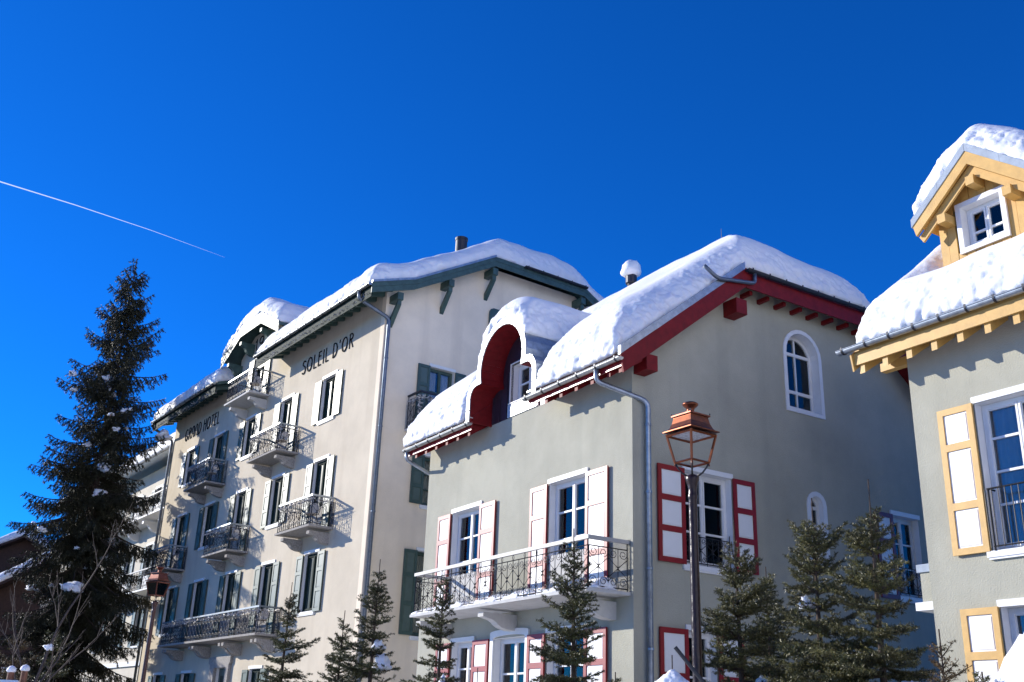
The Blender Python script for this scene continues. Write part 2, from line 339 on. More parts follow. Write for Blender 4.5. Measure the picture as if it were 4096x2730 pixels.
def gutter(parent, pts, r=0.066, bracket_every=0.62, mt='gutter_metal', bm_='dark_metal', outdir=(0, -1), down_len=0.0):
    """half-round gutter along a straight line p0->p1 (local xyz), out = horizontal direction away from the roof"""
    p0, p1 = Vector(pts[0]), Vector(pts[1]); d = (p1-p0); Ln = d.length; d.normalize(); o = Vector((outdir[0], outdir[1], 0)); n = 10
    def ring(c, r_): return [c+o*(-math.cos(math.pi*k/n))*r_+Vector((0, 0, -1))*math.sin(math.pi*k/n)*r_ for k in range(n+1)]
    m_ = MB(); A, B = ring(p0, r), ring(p1, r); A2, B2 = ring(p0, r-0.006), ring(p1, r-0.006); V = A+B+A2+B2; K = n+1; Fs = []
    for k in range(n): Fs += [(k, k+1, K+k+1, K+k), (2*K+k, 3*K+k, 3*K+k+1, 2*K+k+1)]
    Fs += [(0, K, 3*K, 2*K), (n, 2*K+n, 3*K+n, K+n)]
    Fs += [tuple(range(K)), tuple(range(2*K-1, K-1, -1))]
    m_.add(V, Fs); m_.tube([p0+o*r, p1+o*r], 0.010, 6)
    g_ = m_.build('gutter', mt, parent)
    nb = max(2, int(Ln/bracket_every)+1)
    def mkb():
        q = MB(); Rr = r+0.010; h = d*0.016
        a = [o*(-math.cos(math.pi*k/n))*Rr+Vector((0, 0, -1))*math.sin(math.pi*k/n)*Rr for k in range(n+1)]; a2 = [x*0.86 for x in a]
        a.append(a[-1]+Vector((0, 0, 0.035))); a2.append(a2[-1]+Vector((0, 0, 0.035))); K2 = len(a)
        V2 = [x-h for x in a]+[x+h for x in a]+[x-h for x in a2]+[x+h for x in a2]; F2 = []
        for k in range(K2-1): F2 += [(k, k+1, K2+k+1, K2+k), (2*K2+k, 3*K2+k, 3*K2+k+1, 2*K2+k+1), (k, 2*K2+k, 2*K2+k+1, k+1), (K2+k, K2+k+1, 3*K2+k+1, 3*K2+k)]
        F2 += [(0, K2, 3*K2, 2*K2), (K2-1, 3*K2-1, 4*K2-1, 2*K2-1)]
        q.add(V2, F2); return q.mesh('gutter_bracket', bm_)
    me = mkb()
    for i in range(nb): link('gutter_bracket', me, g_, p0+d*(0.12+(Ln-0.24)*i/(nb-1)))
    return g_
def downpipe(parent, pts, r=0.05, mt='zinc', collars=()):
    # rounded elbows
    P = [Vector(p) for p in pts]; out = [P[0]]
    for i in range(1, len(P)-1):
        a = (P[i-1]-P[i]); b = (P[i+1]-P[i]); q = min(0.14, a.length*.45, b.length*.45); a.normalize(); b.normalize()
        for t in (0, .25, .5, .75, 1):
            out.append(P[i]+a*q*(1-t)**2+b*q*t**2)
    out.append(P[-1])
    d_ = MB().tube(out, r, 10).build('downpipe', mt, parent, smooth=True)
    for z in collars:
        link('pipe_collar', cached(('collar', r, mt), lambda: MB().lathe([(r+.004, -.025), (r+.011, -.02), (r+.011, .02), (r+.004, .025)], 12).mesh('pipe_collar', mt)), d_, (P[-1].x, P[-1].y, z))
    return d_
def beam(m_, p, q, wdir, wd, hdir, ht, mi=0):
    p, q, wv, hv = Vector(p), Vector(q), Vector(wdir)*wd/2, Vector(hdir)*ht
    m_.hexa([p-wv, p+wv, p+wv+hv, p-wv+hv, q-wv, q+wv, q+wv+hv, q-wv+hv], mi)

# ------------------------------------------------------------------ snow
def snow_mesh(fields, step, voxel, smooth=4, lump=0.055, top=0.02, seed=0.0, mt='snow', bulge=0.0):
    """fields: list of (u0,u1,v0,v1, base(u,v)->z arrays, mask(u,v)->bool arrays, T, R[, edgeT]) in local u,v; unioned by a voxel remesh"""
    V = []; Fs = []
    for fld in fields:
        u0, u1, v0, v1, base, mask, T, R = fld[:8]
        us = np.arange(u0, u1+step*.5, step); vs_ = np.arange(v0, v1+step*.5, step)
        U, W_ = np.meshgrid(us, vs_, indexing='ij')
        mk = mask(U, W_); Z = base(U, W_)
        d = np.where(mk, 99.0, 0.0); d[0, :] = d[-1, :] = 0; d[:, 0] = d[:, -1] = 0
        d = np.where(mk, np.maximum(d, 0), 0)
        pad = np.pad(np.where(mk, 99.0, 0.0), 1)          # outside counts as boundary
        for _ in range(int(R/step)+2):
            c = pad
            for dx in (-1, 0, 1):
                for dy in (-1, 0, 1):
                    if dx or dy: c = np.minimum(c, np.roll(np.roll(pad, dx, 0), dy, 1)+step*math.hypot(dx, dy))
            c[0, :] = c[-1, :] = 0; c[:, 0] = c[:, -1] = 0; pad = c
        d = pad[1:-1, 1:-1]-step*0.5
        q = np.clip(d/R, 0, 1); Tm = T(U, W_) if callable(T) else T
        h = Tm*np.sqrt(np.clip(1-(1-q)**2.0, 0.02, 1))
        nz = np.array([noise.noise(Vector((x*.55+seed, y*.55, seed))) for x, y in zip(U.ravel(), W_.ravel())]).reshape(U.shape)
        h = h*(1+0.13*nz)
        nu, nv = U.shape; k = len(V); idx = k+np.arange(nu*nv).reshape(nu, nv)
        V += [(-a, b, c) for a, b, c in zip(U.ravel(), W_.ravel(), (Z+h).ravel())]
        V += [(-a, b, c) for a, b, c in zip(U.ravel(), W_.ravel(), (Z-0.03).ravel())]
        off = nu*nv
        cell = mk[:-1, :-1] & mk[1:, :-1] & mk[:-1, 1:] & mk[1:, 1:]
        cp = np.pad(cell, 1)
        for i, j in zip(*np.nonzero(cell)):
            a, b, c, e = int(idx[i, j]), int(idx[i+1, j]), int(idx[i+1, j+1]), int(idx[i, j+1])
            Fs.append((a, e, c, b)); Fs.append((a+off, b+off, c+off, e+off))
            if not cp[i, j+1]: Fs.append((a, a+off, e+off, e))
            if not cp[i+2, j+1]: Fs.append((b, c, c+off, b+off))
            if not cp[i+1, j]: Fs.append((a, b, b+off, a+off))
            if not cp[i+1, j+2]: Fs.append((e, e+off, c+off, c))
    return snow_finish(V, Fs, voxel, smooth, lump, top, seed, mt, bulge)
def snow_finish(V, Fs, voxel, smooth, lump, top, seed, mt, bulge=0.0):
    me = bpy.data.meshes.new('snow_tmp'); me.from_pydata(V, [], Fs)
    bm = bmesh.new(); bm.from_mesh(me); bmesh.ops.delete(bm, geom=[v for v in bm.verts if not v.link_faces], context='VERTS'); bmesh.ops.recalc_face_normals(bm, faces=bm.faces); bm.to_mesh(me); bm.free()
    ob = bpy.data.objects.new('snow_tmp', me); COL.objects.link(ob)
    r = ob.modifiers.new('r', 'REMESH'); r.mode = 'VOXEL'; r.voxel_size = voxel
    s = ob.modifiers.new('s', 'SMOOTH'); s.factor = 0.5; s.iterations = smooth
    dg = bpy.context.evaluated_depsgraph_get(); ev = ob.evaluated_get(dg)
    out = bpy.data.meshes.new_from_object(ev)
    bpy.data.objects.remove(ob); bpy.data.meshes.remove(me)
    n = len(out.vertices); co = np.zeros(n*3, np.float32); no = np.zeros(n*3, np.float32)
    out.vertices.foreach_get('co', co); out.vertices.foreach_get('normal', no); co = co.reshape(-1, 3); no = no.reshape(-1, 3)
    disp = np.zeros(n, np.float32)
    for i in range(n):
        x, y, z = float(co[i, 0]), float(co[i, 1]), float(co[i, 2]); st = 1-max(0.0, float(no[i, 2]))
        s_ = min(1.0, max(0.0, (st-0.22)*2.6))
        f = top*noise.noise(Vector((x*1.7, y*1.7, z*1.7+seed)))
        if s_ > 0.02 and no[i, 2] > -0.6:
            f += s_*lump*(0.9*noise.noise(Vector((x*1.9+seed, y*1.9, z*1.9)))+0.85*noise.noise(Vector((x*5.5, y*5.5+seed, z*4.2)))+0.55*noise.noise(Vector((x*11.5+seed, y*11.5, z*9.0)))+0.42*noise.noise(Vector((x*23, y*23, z*20+seed))))
        disp[i] = f
    co += no*disp[:, None]
    if bulge:   # sagging roll over the steep faces
        st = np.clip(1-np.abs(no[:, 2]), 0, 1); hz = no.copy(); hz[:, 2] = 0; co += hz*(st*bulge)[:, None]
    out.vertices.foreach_set('co', co.ravel()); out.update(); out.shade_smooth()
    out.materials.clear(); out.materials.append(MATS[mt])
    return out
def snow_lump(name, loc, s, parent=None, seed=0, label=None, group=None, sub=3, amp=0.25, freq=1.6, cat='snow'):
    bm = bmesh.new(); bmesh.ops.create_icosphere(bm, subdivisions=sub, radius=1.0)
    for v in bm.verts:
        f = 1+amp*noise.noise(v.co*freq+Vector((seed*3.1, 0, 0)))+amp*0.5*noise.noise(v.co*freq*2.7+Vector((0, seed*1.7, 0)))+amp*0.22*noise.noise(v.co*freq*7+Vector((0, seed*1.7, 3)))
        if v.co.z < 0: v.co.z *= 0.5
        v.co = Vector((v.co.x*s[0], v.co.y*s[1], v.co.z*s[2]))*f
    me = bpy.data.meshes.new(name); bm.to_mesh(me); bm.free(); me.materials.append(MATS['snow']); me.shade_smooth()
    o = link(name, me, parent, loc)
    return tag(o, label, cat, group) if label else o

# stroke lettering
GL = {}
def ell(cx, cy, rx, ry, a0, a1, n=14): return [(cx+rx*math.cos(rad(a0+(a1-a0)*i/n)), cy+ry*math.sin(rad(a0+(a1-a0)*i/n))) for i in range(n+1)]
GL['S'] = (0.42, [ell(.21, .78, .17, .20, 30, 200, 8)+ell(.21, .28, .19, .28, 80, -140, 12)])
GL['O'] = (0.62, [ell(.31, .5, .28, .5, 0, 360, 22)])
GL['L'] = (0.36, [[(.04, 1), (.04, 0), (.34, 0)]])
GL['E'] = (0.38, [[(.34, 1), (.04, 1), (.04, 0), (.34, 0)], [(.04, .68), (.30, .68)]])
GL['I'] = (0.12, [[(.06, 1), (.06, 0)]])
GL['D'] = (0.52, [[(.04, 0), (.04, 1)], [(.04, 1)]+ell(.14, .5, .34, .5, 90, -90, 14)+[(.04, 0)]])
GL["'"] = (0.12, [[(.06, 1.02), (.03, .84)]])
GL['R'] = (0.44, [[(.04, 0), (.04, 1)]+ell(.18, .80, .20, .20, 90, -90, 10)+[(.04, .60)], [(.16, .60), (.42, 0)]])
GL['G'] = (0.58, [ell(.30, .5, .26, .5, 55, 330, 18)+[(.52, .36), (.34, .36)]])
GL['A'] = (0.50, [[(.03, 0), (.03, .55)]+ell(.24, .62, .21, .38, 180, 0, 12)+[(.45, 0)], [(.03, .36), (.45, .36)]])
GL['N'] = (0.50, [[(.03, 0), (.03, .55)]+ell(.24, .62, .21, .38, 180, 0, 12)+[(.45, 0)]])
GL['H'] = (0.48, [[(.04, 0), (.04, 1)], [(.44, 0), (.44, 1)], [(.04, .62), (.44, .62)]])
GL['T'] = (0.42, [[(.21, 0), (.21, 1)], [(.0, 1), (.42, 1)]])
GL['1'] = (0.22, [[(.02, .80), (.14, 1), (.14, 0)]])
GL['9'] = (0.46, [ell(.22, .70, .19, .30, 0, 360, 16), [(.41, .70), (.36, .25), (.14, 0)]])
def lettering(parent, text, ua, ub, z0, h, mt='letter_black', wdt=0.042):
    tot = sum(0.30 if c == ' ' else GL[c][0]+0.20 for c in text)-0.20
    sc = (ua-ub)/tot; x = 0
    for c in text:
        if c == ' ': x += 0.30; continue
        gw, st = GL[c]; m_ = MB()
        for pl in st:
            for k in range(len(pl)-1):
                p, q = Vector((pl[k][0]*sc, pl[k][1]*h)), Vector((pl[k+1][0]*sc, pl[k+1][1]*h)); d = (q-p)
                if d.length < 1e-5: continue
                d.normalize(); nn = Vector((-d.y, d.x))*wdt/2; e = d*wdt*0.25
                quad = [p-e+nn, p-e-nn, q+e-nn, q+e+nn]; b = 0.012+0.0006*k
                m_.hexa([(v.x, -0.004, v.y) for v in quad]+[(v.x, -b-.012, v.y) for v in quad])
        m_.build('letter', mt, parent, (-ua+x*sc, 0, z0), fix=False); x += gw+0.20

# ------------------------------------------------------------------ ground
nG = 90
xs = np.concatenate([-np.geomspace(3000, 4, 40), np.linspace(-3.5, 3.5, 10), np.geomspace(4, 3000, 40)])
ys = xs+20
def sstep(a, b, t): t = min(1, max(0, (t-a)/(b-a))); return t*t*(3-2*t)
def bounce_hill(x, y):
    az = math.degrees(math.atan2(x, y)) % 360; return sstep(108, 132, az)*(1-sstep(165, 200, az))
def gz(x, y):      # valley floor plus an unseen snowy hill, added to bounce sun onto the gables
    r_ = math.hypot(x, y); hill = bounce_hill(x, y)*min(240, max(0, r_-34)*.62)*(1+.25*noise.noise(Vector((x*.012, y*.012, 7))))
    return 0.10*noise.noise(Vector((x*.18, y*.18, 0)))+0.04*noise.noise(Vector((x*.7, y*.7, 4)))-0.12+hill
Vg = [(x, y, gz(x, y)) for x in xs for y in ys]; n_ = len(xs)
me = bpy.data.meshes.new('ground'); me.from_pydata(Vg, [], [(i*n_+j, (i+1)*n_+j, (i+1)*n_+j+1, i*n_+j+1) for i in range(n_-1) for j in range(n_-1)])
mat('dark_far_ground', (0.16, 0.165, 0.15), 0.9, col2=(0.05, 0.06, 0.04), vscale=.2, spec=.1)  # unseen dark far ground, added to cut snow bounce on the fronts
me.materials.append(MATS['snow_ground']); me.materials.append(MATS['dark_far_ground'])
for p_ in me.polygons:
    c_ = p_.center; p_.material_index = 1 if (math.hypot(c_.x, c_.y) > 42 and bounce_hill(c_.x, c_.y) < .3) else 0
me.shade_smooth(); tag(link('ground', me), kind='structure')
mat('asphalt', (0.055, 0.055, 0.058), 0.75, var=0.3, vscale=1.5, bump=0.4, bscale=60)
def street(d, o, z): return (2.335-.524*d-.852*o, 18.780+.852*d-.524*o, z)     # d along the house fronts, o out from them
m0 = MB().add([street(9, 12.0, .06), street(15, 2.0, .06), street(90, 2.0, .06), street(90, 24.0, .06), street(9, 24.0, .06)], [(0, 1, 2, 3, 4)]).build('bounce_cut_road', 'asphalt', fix=False); tag(m0, kind='structure')  # unseen asphalt sheet, added and shaped to cut bounce onto the hotel front

# ================================================================== grey-green house with red trim
RZ = rad(-58.4)
R = empty('red_trimmed_house', (2.335, 18.780, 0), RZ, 'grey-green rendered house with dark red eaves, red shutters and trefoil dormer, in the middle', 'house')
RC = 4.80
def rzt(v): return 8.40+0.8*((v if v < RC else 2*RC-v)+0.6)
fh = [rect(5.50, 6.85, 4.08, 6.50), rect(1.41, 2.74, 4.08, 6.50), rect(5.54, 6.55, 1.90, 3.50), rect(3.45, 4.70, 0.1, 3.50), rect(1.41, 2.70, 1.75, 3.50)]
MB().prism(F, rect(0.25, 7.97, -0.3, 8.33), -0.25, 0, fh, himi=1).build('front_wall', ['stucco_grey', 'white_paint'], R)
gh = [rect(1.23, 2.48, 4.69, 6.50), rect(1.23, 1.94, 1.90, 3.50), arch(4.26, 5.26, 8.36, 10.13), arch(4.70, 5.08, 5.18, 6.51, 8), rect(7.25, 8.18, 4.69, 6.45)]
gtop = [(9.5, rzt(9.5)-.16), (6.84, 10.90), (2.76, 10.90), (0, rzt(0)-.16)]
MB().prism(G, [(0, -.3), (9.5, -.3)]+gtop, -0.25, 0, gh, himi=1).build('gable_wall', ['stucco_grey', 'white_paint'], R)
MB().prism(G, [(0, -.3), (9.5, -.3)]+gtop, -8.22, -7.97).build('gable_wall', 'stucco_grey', R)
MB().box(F, 0.25, 7.97, -9.5, -9.25, -0.3, rzt(9.5)-.16).build('back_wall', 'stucco_grey', R)
for z in (0.6, 4.0, 8.2): MB().box(F, 0.26, 7.96, -9.24, -0.26, z-.02, z).build('storey_floor', 'room_dark', R)
# windows and shutters of the front
window(R, F, 5.50, 6.85, 4.08, 6.50, bars=(.28, .52, .76), sill=False); window(R, F, 1.41, 2.74, 4.08, 6.50, bars=(.28, .52, .76), sill=False)
window(R, F, 5.54, 6.55, 1.90, 3.50, bars=(.33, .66)); window(R, F, 1.41, 2.70, 1.75, 3.50, bars=(.33, .66))
wd = window(R, F, 3.45, 4.70, 0.1, 3.50, bars=(.3, .55, .8), lintel=False, sill=False)
MB().prism(F, [(-.12, -.4), (0, -.4), (0, 3.4)]+[(0.625-0.625*math.cos(t), 3.4+0.05*math.sin(t)) for t in [math.pi*k/8 for k in range(1, 8)]]+[(1.25, 3.4), (1.25, -.4), (1.37, -.4), (1.37, 3.52)]+[(0.625+0.745*math.cos(t), 3.52+0.05*math.sin(t)) for t in [math.pi*k/8 for k in range(1, 8)]]+[(-.12, 3.52)], 0.003, 0.045).build('surround', 'white_paint', wd)
R3p = (0.9, 1.55, 1.1)
for a0, a1, z0, z1 in ((6.86, 7.47, 4.14, 6.50), (4.81, 5.49, 4.14, 6.50), (2.75, 3.38, 4.14, 6.50), (0.69, 1.40, 4.14, 6.50)): shutter(R, F, a0, a1, z0, z1, 'red_paint', 'white_panel', R3p)
for a0, a1 in ((6.56, 7.20), (4.86, 5.53), (2.73, 3.34), (0.72, 1.40)): shutter(R, F, a0, a1, 1.78, 3.50, 'red_paint', 'white_panel', (1, 1, .9))
# gable windows
w1 = window(R, G, 1.23, 2.48, 4.69, 6.50, bars=(.36, .68)); shutter(R, G, 0.56, 1.22, 4.68, 6.51, 'red_paint', 'white_panel', (1, 1, 1)); shutter(R, G, 2.49, 3.07, 4.68, 6.51, 'red_paint', 'white_panel', (1, 1, 1))
m_ = MB(); iron_panel(m_, G, (0.02, -0.07), (1.23, -0.07), 0.66, 0.31, 0.008, False); m_.build('guard_rail', 'iron', w1, G(0, 0, 0.02), fix=False)
window(R, G, 1.23, 1.94, 1.90, 3.50, bars=(.5,)); shutter(R, G, 0.555, 1.22, 1.86, 3.51, 'red_paint', 'white_panel', (1, 1)); shutter(R, G, 1.95, 2.6, 1.86, 3.51, 'red_paint', 'white_panel', (1, 1))
w2 = window(R, G, 7.25, 8.18, 4.69, 6.45, bars=(.36, .68)); shutter(R, G, 6.66, 7.24, 4.60, 6.45, 'maroon_paint', 'white_panel', (1, 1, 1))
m_ = MB(); iron_panel(m_, G, (0.02, 0.05), (0.92, 0.05), 0.7, 0.3, 0.009, False); m_.build('guard_rail', 'iron', w2, G(0, 0, 0.02), fix=False)
def arched_window(parent, fm, a0, a1, z0, z1, trim, cross, transoms, n=12, depth=0.2):
    H_ = z1-z0; W_ = a1-a0; loc = fm(a0, 0, z0); s = 0.055; r = W_/2; zs = H_-r
    holes = []
    ao = arch(s, W_-s, s, H_-s, n)
    # lights: rectangles below the spring line, quarter circles above
    xs = [s+.02, W_/2, W_-s-.02] if cross else [s+.02, W_-s-.02]
    zz = [s+.03]+[t for t in transoms]
    for i in range(len(xs)-1):
        x0 = xs[i]+(0.016 if i else 0); x1 = xs[i+1]-(0.016 if i < len(xs)-2 else 0)
        for j in range(len(zz)-1): holes.append(rect(x0, x1, zz[j]+.035, zz[j+1]-.035))
        rr = r-s-.02; top = []
        zb = zz[-1]+.035
        for k in range(9):
            x = x0+(x1-x0)*k/8; top.append((x, zs+math.sqrt(max(0.0, rr*rr-(x-r)**2))))
        holes.append([(x0, zb), (x1, zb)]+[(x, max(z, zb+.012)) for x, z in reversed(top)])
    o = MB().prism(fm, arch(.003, W_-.003, .003, H_-.003, n), -depth-.06, -depth, holes).build('window', 'white_paint', parent, loc)
    for h in holes: MB().prism(fm, h, -depth-.04, -depth-.032).build('pane', 'glass', o, (0, 0, 0))
    MB().prism(fm, arch(-trim, W_+trim, -trim, H_+trim, n), 0.003, 0.03, [arch(0, W_, 0, H_, n)]).build('surround', 'white_paint', o, (0, 0, 0))
    return o
arched_window(R, G, 4.26, 5.26, 8.36, 10.13, 0.09, True, (.45, 1.33))
arched_window(R, G, 4.70, 5.08, 5.18, 6.51, 0.10, False, (.72, 1.1), 8, depth=.10)
# front balcony with snow
balcony(R, F, 0.07, 6.83, 0.95, 3.93, 4.06, 0.93, 'concrete', (0.60, 3.95, 6.70), 'iron', 'rail_grey', br_w=0.22, br_h=0.32, unit=0.42, key='R', railh=0.07)
# roof slabs
def plan(m_, poly, zf, t=-0.14, mi=0):
    vs_, fs_ = tri2d(poly, [])
    m_.add([UVZ(x, y, zf(x, y)) for x, y in vs_], fs_, mi); m_.add([UVZ(x, y, zf(x, y)+t) for x, y in vs_], [f[::-1] for f in fs_], 1)
    n = len(poly); P = [UVZ(x, y, zf(x, y)) for x, y in poly]+[UVZ(x, y, zf(x, y)+t) for x, y in poly]
    m_.add(P, [(i, (i+1) % n, n+(i+1) % n, n+i) for i in range(n)], 1)
m_ = MB(); A_ = -0.40; B_ = 8.40
plan(m_, [(A_, -.52), (2.62, -.52), (2.62, .04), (2.95, .04), (2.95, 1.0), (4.85, 1.0), (4.85, .04), (5.18, .04), (5.18, -.52), (B_, -.52), (B_, 2.72), (5.63, RC), (2.37, RC), (A_, 2.72)], lambda u, v: 8.40+.8*(v+.6))
plan(m_, [(A_, 6.88), (2.37, RC), (5.63, RC), (B_, 6.88), (B_, 10.1), (A_, 10.1)], lambda u, v: 8.40+.8*(2*RC-v+.6))
plan(m_, [(A_, 2.72), (2.37, RC), (A_, 6.88)], lambda u, v: 11.056+(u-A_)*.6006)
plan(m_, [(B_, 2.72), (B_, 6.88), (5.63, RC)], lambda u, v: 11.056+(B_-u)*.6006)
m_.build('roof', ['slate', 'red_wood'], R)
for a0, a1 in ((-0.40, 2.80), (5.20, 8.40)):
    MB().box(F, a0, a1, 0.525, 0.555, 8.12, 8.33).build('fascia', 'red_gloss', R)
    gutter(R, [F(a0-.06, 0.63, 8.27), F(a1+.05, 0.63, 8.27)], 0.066, 0.60)
    MB().box(F, a0, a1, 0.50, 0.60, 8.40, 8.425).build('drip_edge', 'zinc_bright', R)
def rafter_mesh(fm, b0, b1, zf, d, wd, mt):
    m_ = MB(); P = []
    for a in (-wd/2, wd/2): P += [fm(a, b0, zf(b0)), fm(a, b1, zf(b1)), fm(a, b1, zf(b1)-d*.8), fm(a, b0, zf(b0)-d)]
    return m_.hexa(P).mesh('rafter', mt)
rm = rafter_mesh(F, 0.03, 0.515, lambda b: 8.40+.8*(.6-b)-.142, 0.38, 0.10, 'red_wood')
for a in [0.06+0.53*i for i in range(16)]:
    if not 2.55 < a < 5.25: link('rafter', rm, R, F(a, 0, 0))
link('rafter', rm, R, F(-0.30, 0, 0))
# bargeboards, flashings, purlins of the gable
for sgn in (0, 1):
    mv = (lambda v: 2*RC-v) if sgn else (lambda v: v)
    z_ = lambda v: 8.40+.8*(v+.6)
    MB().prism(G, [(mv(-.62), z_(-.62)-.05), (mv(-.55), z_(-.55)-.46), (mv(2.74), z_(2.74)-.46), (mv(2.74), z_(2.74)-.05)], 0.405, 0.45).build('bargeboard', 'red_wood', R)
    v0 = -.64
    while v0 < 2.7:
        v1 = min(v0+.88, 2.70)
        MB().prism(G, [(mv(v0+.004), z_(v0)-.045), (mv(v1), z_(v1)-.045), (mv(v1), z_(v1)+.125), (mv(v0+.004), z_(v0)+.125)], 0.39, 0.462).build('flashing', 'zinc', R); v0 = v1
    for c0, c1, z0, z1 in ((.04, .31, 8.19, 8.50), (2.46, 2.76, 9.97, 10.30)):
        MB().box(G, min(mv(c0), mv(c1)), max(mv(c0), mv(c1)), 0.003, 0.40, z0, z1).build('purlin', 'red_wood', R)
MB().box(G, 2.745, 6.855, 0.405, 0.44, 10.58, 10.92).build('fascia', 'red_wood', R)
gutter(R, [G(2.70, 0.51, 10.97), G(6.90, 0.51, 10.97)], 0.062, 0.5, mt='dark_metal', outdir=(1, 0))
hm = MB().box(G, -.04, .04, 0.003, 0.30, 10.53, 10.62).mesh('rafter', 'red_wood')
for v in (3.0, 3.5, 4.0, 4.5, 5.0, 5.5, 6.0, 6.5): link('rafter', hm, R, (0, v, 0))
downpipe(R, [G(2.92, .51, 10.92), G(2.92, .51, 10.70), G(1.85, .51, 10.52), G(1.5, .50, 10.72)], 0.042, 'zinc_dark')
downpipe(R, [F(.30, .63, 8.21), F(.30, .63, 7.98), (0.10, .30, 7.66), (0.10, .30, 0)], 0.052, collars=(7.2, 5.9, 4.5, 3.1, 1.5))
downpipe(R, [F(8.32, .63, 8.21), F(8.32, .63, 8.02), F(8.30, -.30, 7.66), F(8.30, -.30, 0)], 0.045)
# ---- trefoil dormer
UC = 3.90
def dprof(off):
    r2 = 0.42-off; r1 = 1.04-off; zc = 8.85
    right_ = [(1.47-off, 8.30), (1.47-off, 8.58), (1.47-off, zc)]+[(1.05+r2*math.cos(t), zc+r2*math.sin(t)) for t in [math.pi/2*k/6 for k in range(1, 7)]]
    zj = zc+r2; sj = max(-1, min(1, (zj-9.40)/r1)); t0 = math.asin(sj)
    arc = [(r1*math.cos(t), 9.40+r1*math.sin(t)) for t in [t0+(math.pi-2*t0)*k/20 for k in range(21)]]
    left_ = [(-x, z) for x, z in reversed(right_)]
    return [(UC+x, z) for x, z in right_+arc+left_]
po, pi_ = dprof(0.0), dprof(0.165); pm = dprof(0.02); N_ = len(po)
dm = MB()
for i in range(N_-1):   # outer skin of the hood, running back into the roof
    a, b, c, d = po[i], po[i+1], pm[i+1], pm[i]
    dm.hexa([F(a[0], .60, a[1]), F(b[0], .60, b[1]), F(c[0], .60, c[1]), F(d[0], .60, d[1]), F(a[0], -2.6, a[1]), F(b[0], -2.6, b[1]), F(c[0], -2.6, c[1]), F(d[0], -2.6, d[1])])
DO = dm.build('dormer', 'zinc', R, fix=False)
for i in range(N_-1):
    a, b, c, d = [Vector(p) for p in (po[i], po[i+1], pi_[i+1], pi_[i])]
    cc = (a+b+c+d)/4; s = 0.93; P = [cc+(p-cc)*s for p in (a, b, c, d)]
    MB().hexa([F(p.x, .60, p.y) for p in P]+[F(p.x, .625, p.y) for p in P]).build('trim_piece', 'zinc_trim', DO)
    nrm = (Vector((UC, 9.2))-(c+d)/2).normalized()*.018
    P = [d, c, c-nrm, d-nrm]; cc = (c+d)/2; P = [cc+(p-cc)*.99 for p in P]
    MB().hexa([F(p.x, .0, p.y) for p in P]+[F(p.x, .598, p.y) for p in P]).build('soffit_board', 'red_wood', DO)
MB().prism(F, pm, -0.06, -0.003, [rect(3.40, 4.42, 8.66, 9.60)]).build('cladding_wall', 'cladding', DO)
for a in (5.16, 4.86, 4.56, 3.24, 2.94, 2.62): MB().box(F, a-.012, a+.012, -.003, .03, 8.34, 9.45 if abs(a-UC) < 1.0 else 8.98).build('seam', 'cladding', DO)
for a0, a1 in ((4.10, 4.50), (3.70, 4.09), (3.29, 3.69)): MB().box(F, a0+.004, a1-.004, .0, .028, 8.335, 8.64).build('apron_panel', 'zinc_trim', DO)
window(R, F, 3.40, 4.42, 8.66, 9.60, depth=0.20, bars=(.5,), lintel=False, sill=False)
MB().box(F, 3.385, 3.40, -.22, .03, 8.64, 9.62).box(F, 4.42, 4.435, -.22, .03, 8.64, 9.62).box(F, 3.40, 4.42, -.22, .03, 9.60, 9.62).box(F, 3.36, 4.46, -.22, .05, 8.645, 8.66).build('window_lining', 'white_paint', DO)
# roof snow
def rbase(U, V): return np.minimum.reduce([8.40+.8*(V+.6), 8.40+.8*(2*RC-V+.6), 11.056+.6*(U+.40), 11.056+.6*(8.40-U)])
def dz(U):
    x = np.abs(U-UC)
    return np.where(x < 1.02, 9.40+np.sqrt(np.clip(1.04**2-x**2, 0, 9)), np.where(x < 1.46, 8.85+np.sqrt(np.clip(.42**2-(x-1.05)**2, 0, 9)), -9))
def rmask(U, V): return (U > -.35) & (U < 8.50) & (V > -.66) & (V < 10.2) & ~((dz(U) > rbase(U, V)) & (V < 2.4)) & ~((np.abs(U-UC) < 1.50) & (V < .25))
sn = snow_mesh([(-.5, 8.56, -.72, 10.24, rbase, rmask, lambda U, V: 0.95-0.035*np.clip(V, 0, 6), 0.80),
                (UC-1.1, UC+1.1, -.66, 3.4, lambda U, V: dz(U)-0.02, lambda U, V: (np.abs(U-UC) < 1.0) & (V > -.60) & (V < 3.3), 0.66, 0.60)], 0.07, 0.036, 12, 0.046, 0.022, 3.0, bulge=.05)
o = link('roof_snow', sn, None, R.location); o.rotation_euler = R.rotation_euler
tag(o, 'thick white snow blanket over the red-trimmed house roof and its trefoil dormer', 'snow', 'snow on the roofs')
def balcony_snow(root, fm, pts, zz, s, label, group):
    bmv = MB(); V = []; Fs = []
    for k in range(len(pts)):
        a, b, ra, rb, h = pts[k]
        q = len(V); n = 10
        for i in range(5):
            t = i/4*math.pi/2
            for j in range(n): V.append(fm(a+ra*math.cos(t)*math.cos(2*math.pi*j/n), b+rb*math.cos(t)*math.sin(2*math.pi*j/n), zz+h*math.sin(t)))
        for i in range(4):
            for j in range(n): Fs.append((q+i*n+j, q+i*n+(j+1) % n, q+(i+1)*n+(j+1) % n, q+(i+1)*n+j))
        Fs.append(tuple(q+j for j in range(n))[::-1]); Fs.append(tuple(q+4*n+j for j in range(n)))
    me = snow_finish(V, Fs, 0.03, 2, 0.02, 0.015, s, 'snow')
    o = link('balcony_snow', me, None, root.location); o.rotation_euler = root.rotation_euler; return tag(o, label, 'snow', group)
rs = random.Random(4)
